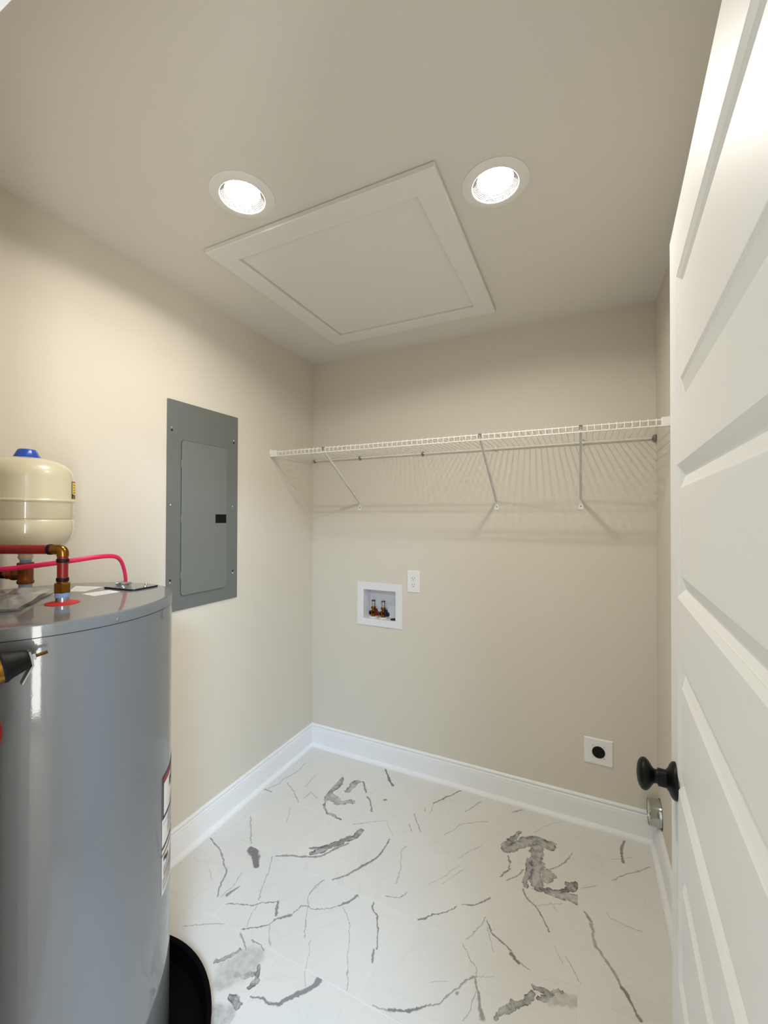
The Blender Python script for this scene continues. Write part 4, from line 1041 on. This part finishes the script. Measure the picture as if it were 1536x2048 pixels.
# ------------------------------------------------------------------ expansion tank
root = empty('expansion_tank', (CP.x, CP.y, 1.339), 'cream coloured steel expansion tank with a blue cap above the water heater', 'tank')
tx, ty = CP.x, CP.y
prof = [(1.3390,0.0),(1.3390,0.0140),(1.3450,0.0172),(1.3520,0.0160),(1.3570,0.0170),(1.3585,0.0400),(1.3660,0.0700),(1.3770,0.0885),(1.3920,0.1000),(1.4100,0.1055),(1.4260,0.1066),(1.4440,0.1066),
        (1.4465,0.1055),(1.4480,0.1042),(1.4500,0.1042),(1.4515,0.1055),(1.4535,0.1063),(1.4940,0.1063),(1.4960,0.1070),(1.4985,0.1092),(1.5010,0.1092),(1.5035,0.1070),(1.5055,0.1063),
        (1.5620,0.1063),(1.5760,0.1040),(1.5880,0.0985),(1.5990,0.0890),(1.6075,0.0750),(1.6140,0.0560),(1.6185,0.0330),(1.6200,0.0)]
part('tank', lathe((tx, ty, 0), (0,0,1), prof, 72, cap=False), CREAM, root, 30)
cp_ = bmesh.new()
add_lathe(cp_, (tx, ty, 1.6165), (0,0,1), [(0,0.0305),(0.0035,0.0300),(0.0225,0.0205),(0.0245,0.0185),(0.0245,0.0)], 12, cap=False)
part('air_cap', cp_, BLUEP, root, 25, label='blue plastic cap')
yb = bmesh.new()
def wrap2(bm, a0, a1, z0, z1, r, mi, n=10):
    A = []; B = []
    for k in range(n+1):
        a = math.radians(a0+(a1-a0)*k/n); A.append(bm.verts.new((tx+r*math.cos(a), ty+r*math.sin(a), z0))); B.append(bm.verts.new((tx+r*math.cos(a), ty+r*math.sin(a), z1)))
    for k in range(n):
        f = bm.faces.new((A[k], A[k+1], B[k+1], B[k])); f.material_index = mi
ya = 41.0
wrap2(yb, ya, ya+40, 1.5065, 1.5560, 0.1068, 0)
wrap2(yb, ya, ya+1.5, 1.5100, 1.5545, 0.1072, 1, 2); wrap2(yb, ya, ya+40, 1.5540, 1.5560, 0.1072, 1); wrap2(yb, ya+1, ya+7, 1.5075, 1.5200, 0.1072, 1, 4); wrap2(yb, ya+10, ya+36, 1.5075, 1.5190, 0.1072, 1)
for k in range(4): wrap2(yb, ya+5, ya+34, 1.5245+k*0.007, 1.5260+k*0.007, 0.1072, 1)
part('warning_label', yb, YEL, root, mats=[YEL, LABELK], label='yellow warning label')

# ------------------------------------------------------------------ red electric cable
root = empty('electric_cable', (0.343, -1.440, HZ+0.012), 'pinkish red electric cable arching from the left to the plate on the heater top', 'cable')
pts = [(0.2014, -1.7285, 1.3178), (0.2555, -1.6917, 1.3253), (0.2821, -1.6624, 1.3285), (0.3332, -1.6216, 1.3364), (0.3579, -1.5766, 1.3423), (0.363, -1.5299, 1.3463), (0.3563, -1.4888, 1.3458), (0.3463, -1.4602, 1.3393), (0.333, -1.4387, 1.3227), (0.3254, -1.4255, 1.2971), (0.3218, -1.4192, 1.2735), (0.3194, -1.4168, 1.2564)]
bm = bmesh.new(); add_tube(bm, smooth_path(pts, 8), 0.0062, 12, 0, 0.72)
part('sheath', bm, CABLE, root, 60)

# ------------------------------------------------------------------ clear plastic bag with papers on the heater top
root = empty('plastic_bag', (0.27, -1.69, HZ), 'crumpled clear plastic document bag lying on the heater top', 'bag')
from mathutils import noise as mnoise
BA, BB = Vector((0.777, -0.629, 0)), Vector((0.629, 0.777, 0)); BCEN = Vector((0.292, -1.728, 0))
def bag_layer(seed, zbase, amp, hl, hw, nx=60, ny=40):
    bm = bmesh.new(); G = []
    for j in range(ny+1):
        row = []
        for i in range(nx+1):
            u, v = i/nx, j/ny
            edge = min(1, min(u, 1-u, v, 1-v)*5)
            r = abs(mnoise.noise((u*1.3+v*0.7+seed, v*4.2+u*0.8, seed)))*1.3+0.35*abs(mnoise.noise((u*2.5+seed, v*10+u*2.5, 2.0)))
            p = BCEN + BA*((u*2-1)*hl+0.008*mnoise.noise((v*3, seed, 1))) + BB*((v*2-1)*hw+0.008*mnoise.noise((u*3, seed, 7)))
            row.append(bm.verts.new((p.x, p.y, zbase+amp*r*(0.15+0.85*edge))))
        G.append(row)
    for j in range(ny):
        for i in range(nx): bm.faces.new((G[j][i], G[j][i+1], G[j+1][i+1], G[j+1][i]))
    return bm
BAGM = bpy.data.materials.new('clear_film'); BAGM.use_nodes = True
nt = BAGM.node_tree; nt.nodes.remove(nt.nodes['Principled BSDF'])
tr = nt.nodes.new('ShaderNodeBsdfTransparent'); gl = nt.nodes.new('ShaderNodeBsdfGlossy'); ms = nt.nodes.new('ShaderNodeMixShader')
tr.inputs[0].default_value = (0.90, 0.90, 0.90, 1); gl.inputs['Roughness'].default_value = 0.22; gl.inputs[0].default_value = (0.95, 0.95, 0.95, 1)
fr = nt.nodes.new('ShaderNodeFresnel'); fr.inputs[0].default_value = 1.6
mm_ = nt.nodes.new('ShaderNodeMath'); mm_.operation = 'ADD'; mm_.inputs[1].default_value = 0.10
nt.links.new(fr.outputs[0], mm_.inputs[0]); nt.links.new(mm_.outputs[0], ms.inputs[0]); nt.links.new(tr.outputs[0], ms.inputs[1]); nt.links.new(gl.outputs[0], ms.inputs[2])
df = nt.nodes.new('ShaderNodeBsdfDiffuse'); df.inputs[0].default_value = (0.62, 0.60, 0.58, 1)
ms2 = nt.nodes.new('ShaderNodeMixShader'); ms2.inputs[0].default_value = 0.13
nt.links.new(ms.outputs[0], ms2.inputs[1]); nt.links.new(df.outputs[0], ms2.inputs[2])
nt.links.new(ms2.outputs[0], nt.nodes['Material Output'].inputs[0])
part('film', bag_layer(3.3, HZ+0.0045, 0.032, 0.125, 0.092), BAGM, root, 60)
part('film', bag_layer(8.1, HZ+0.0012, 0.006, 0.127, 0.094), BAGM, root, 60)
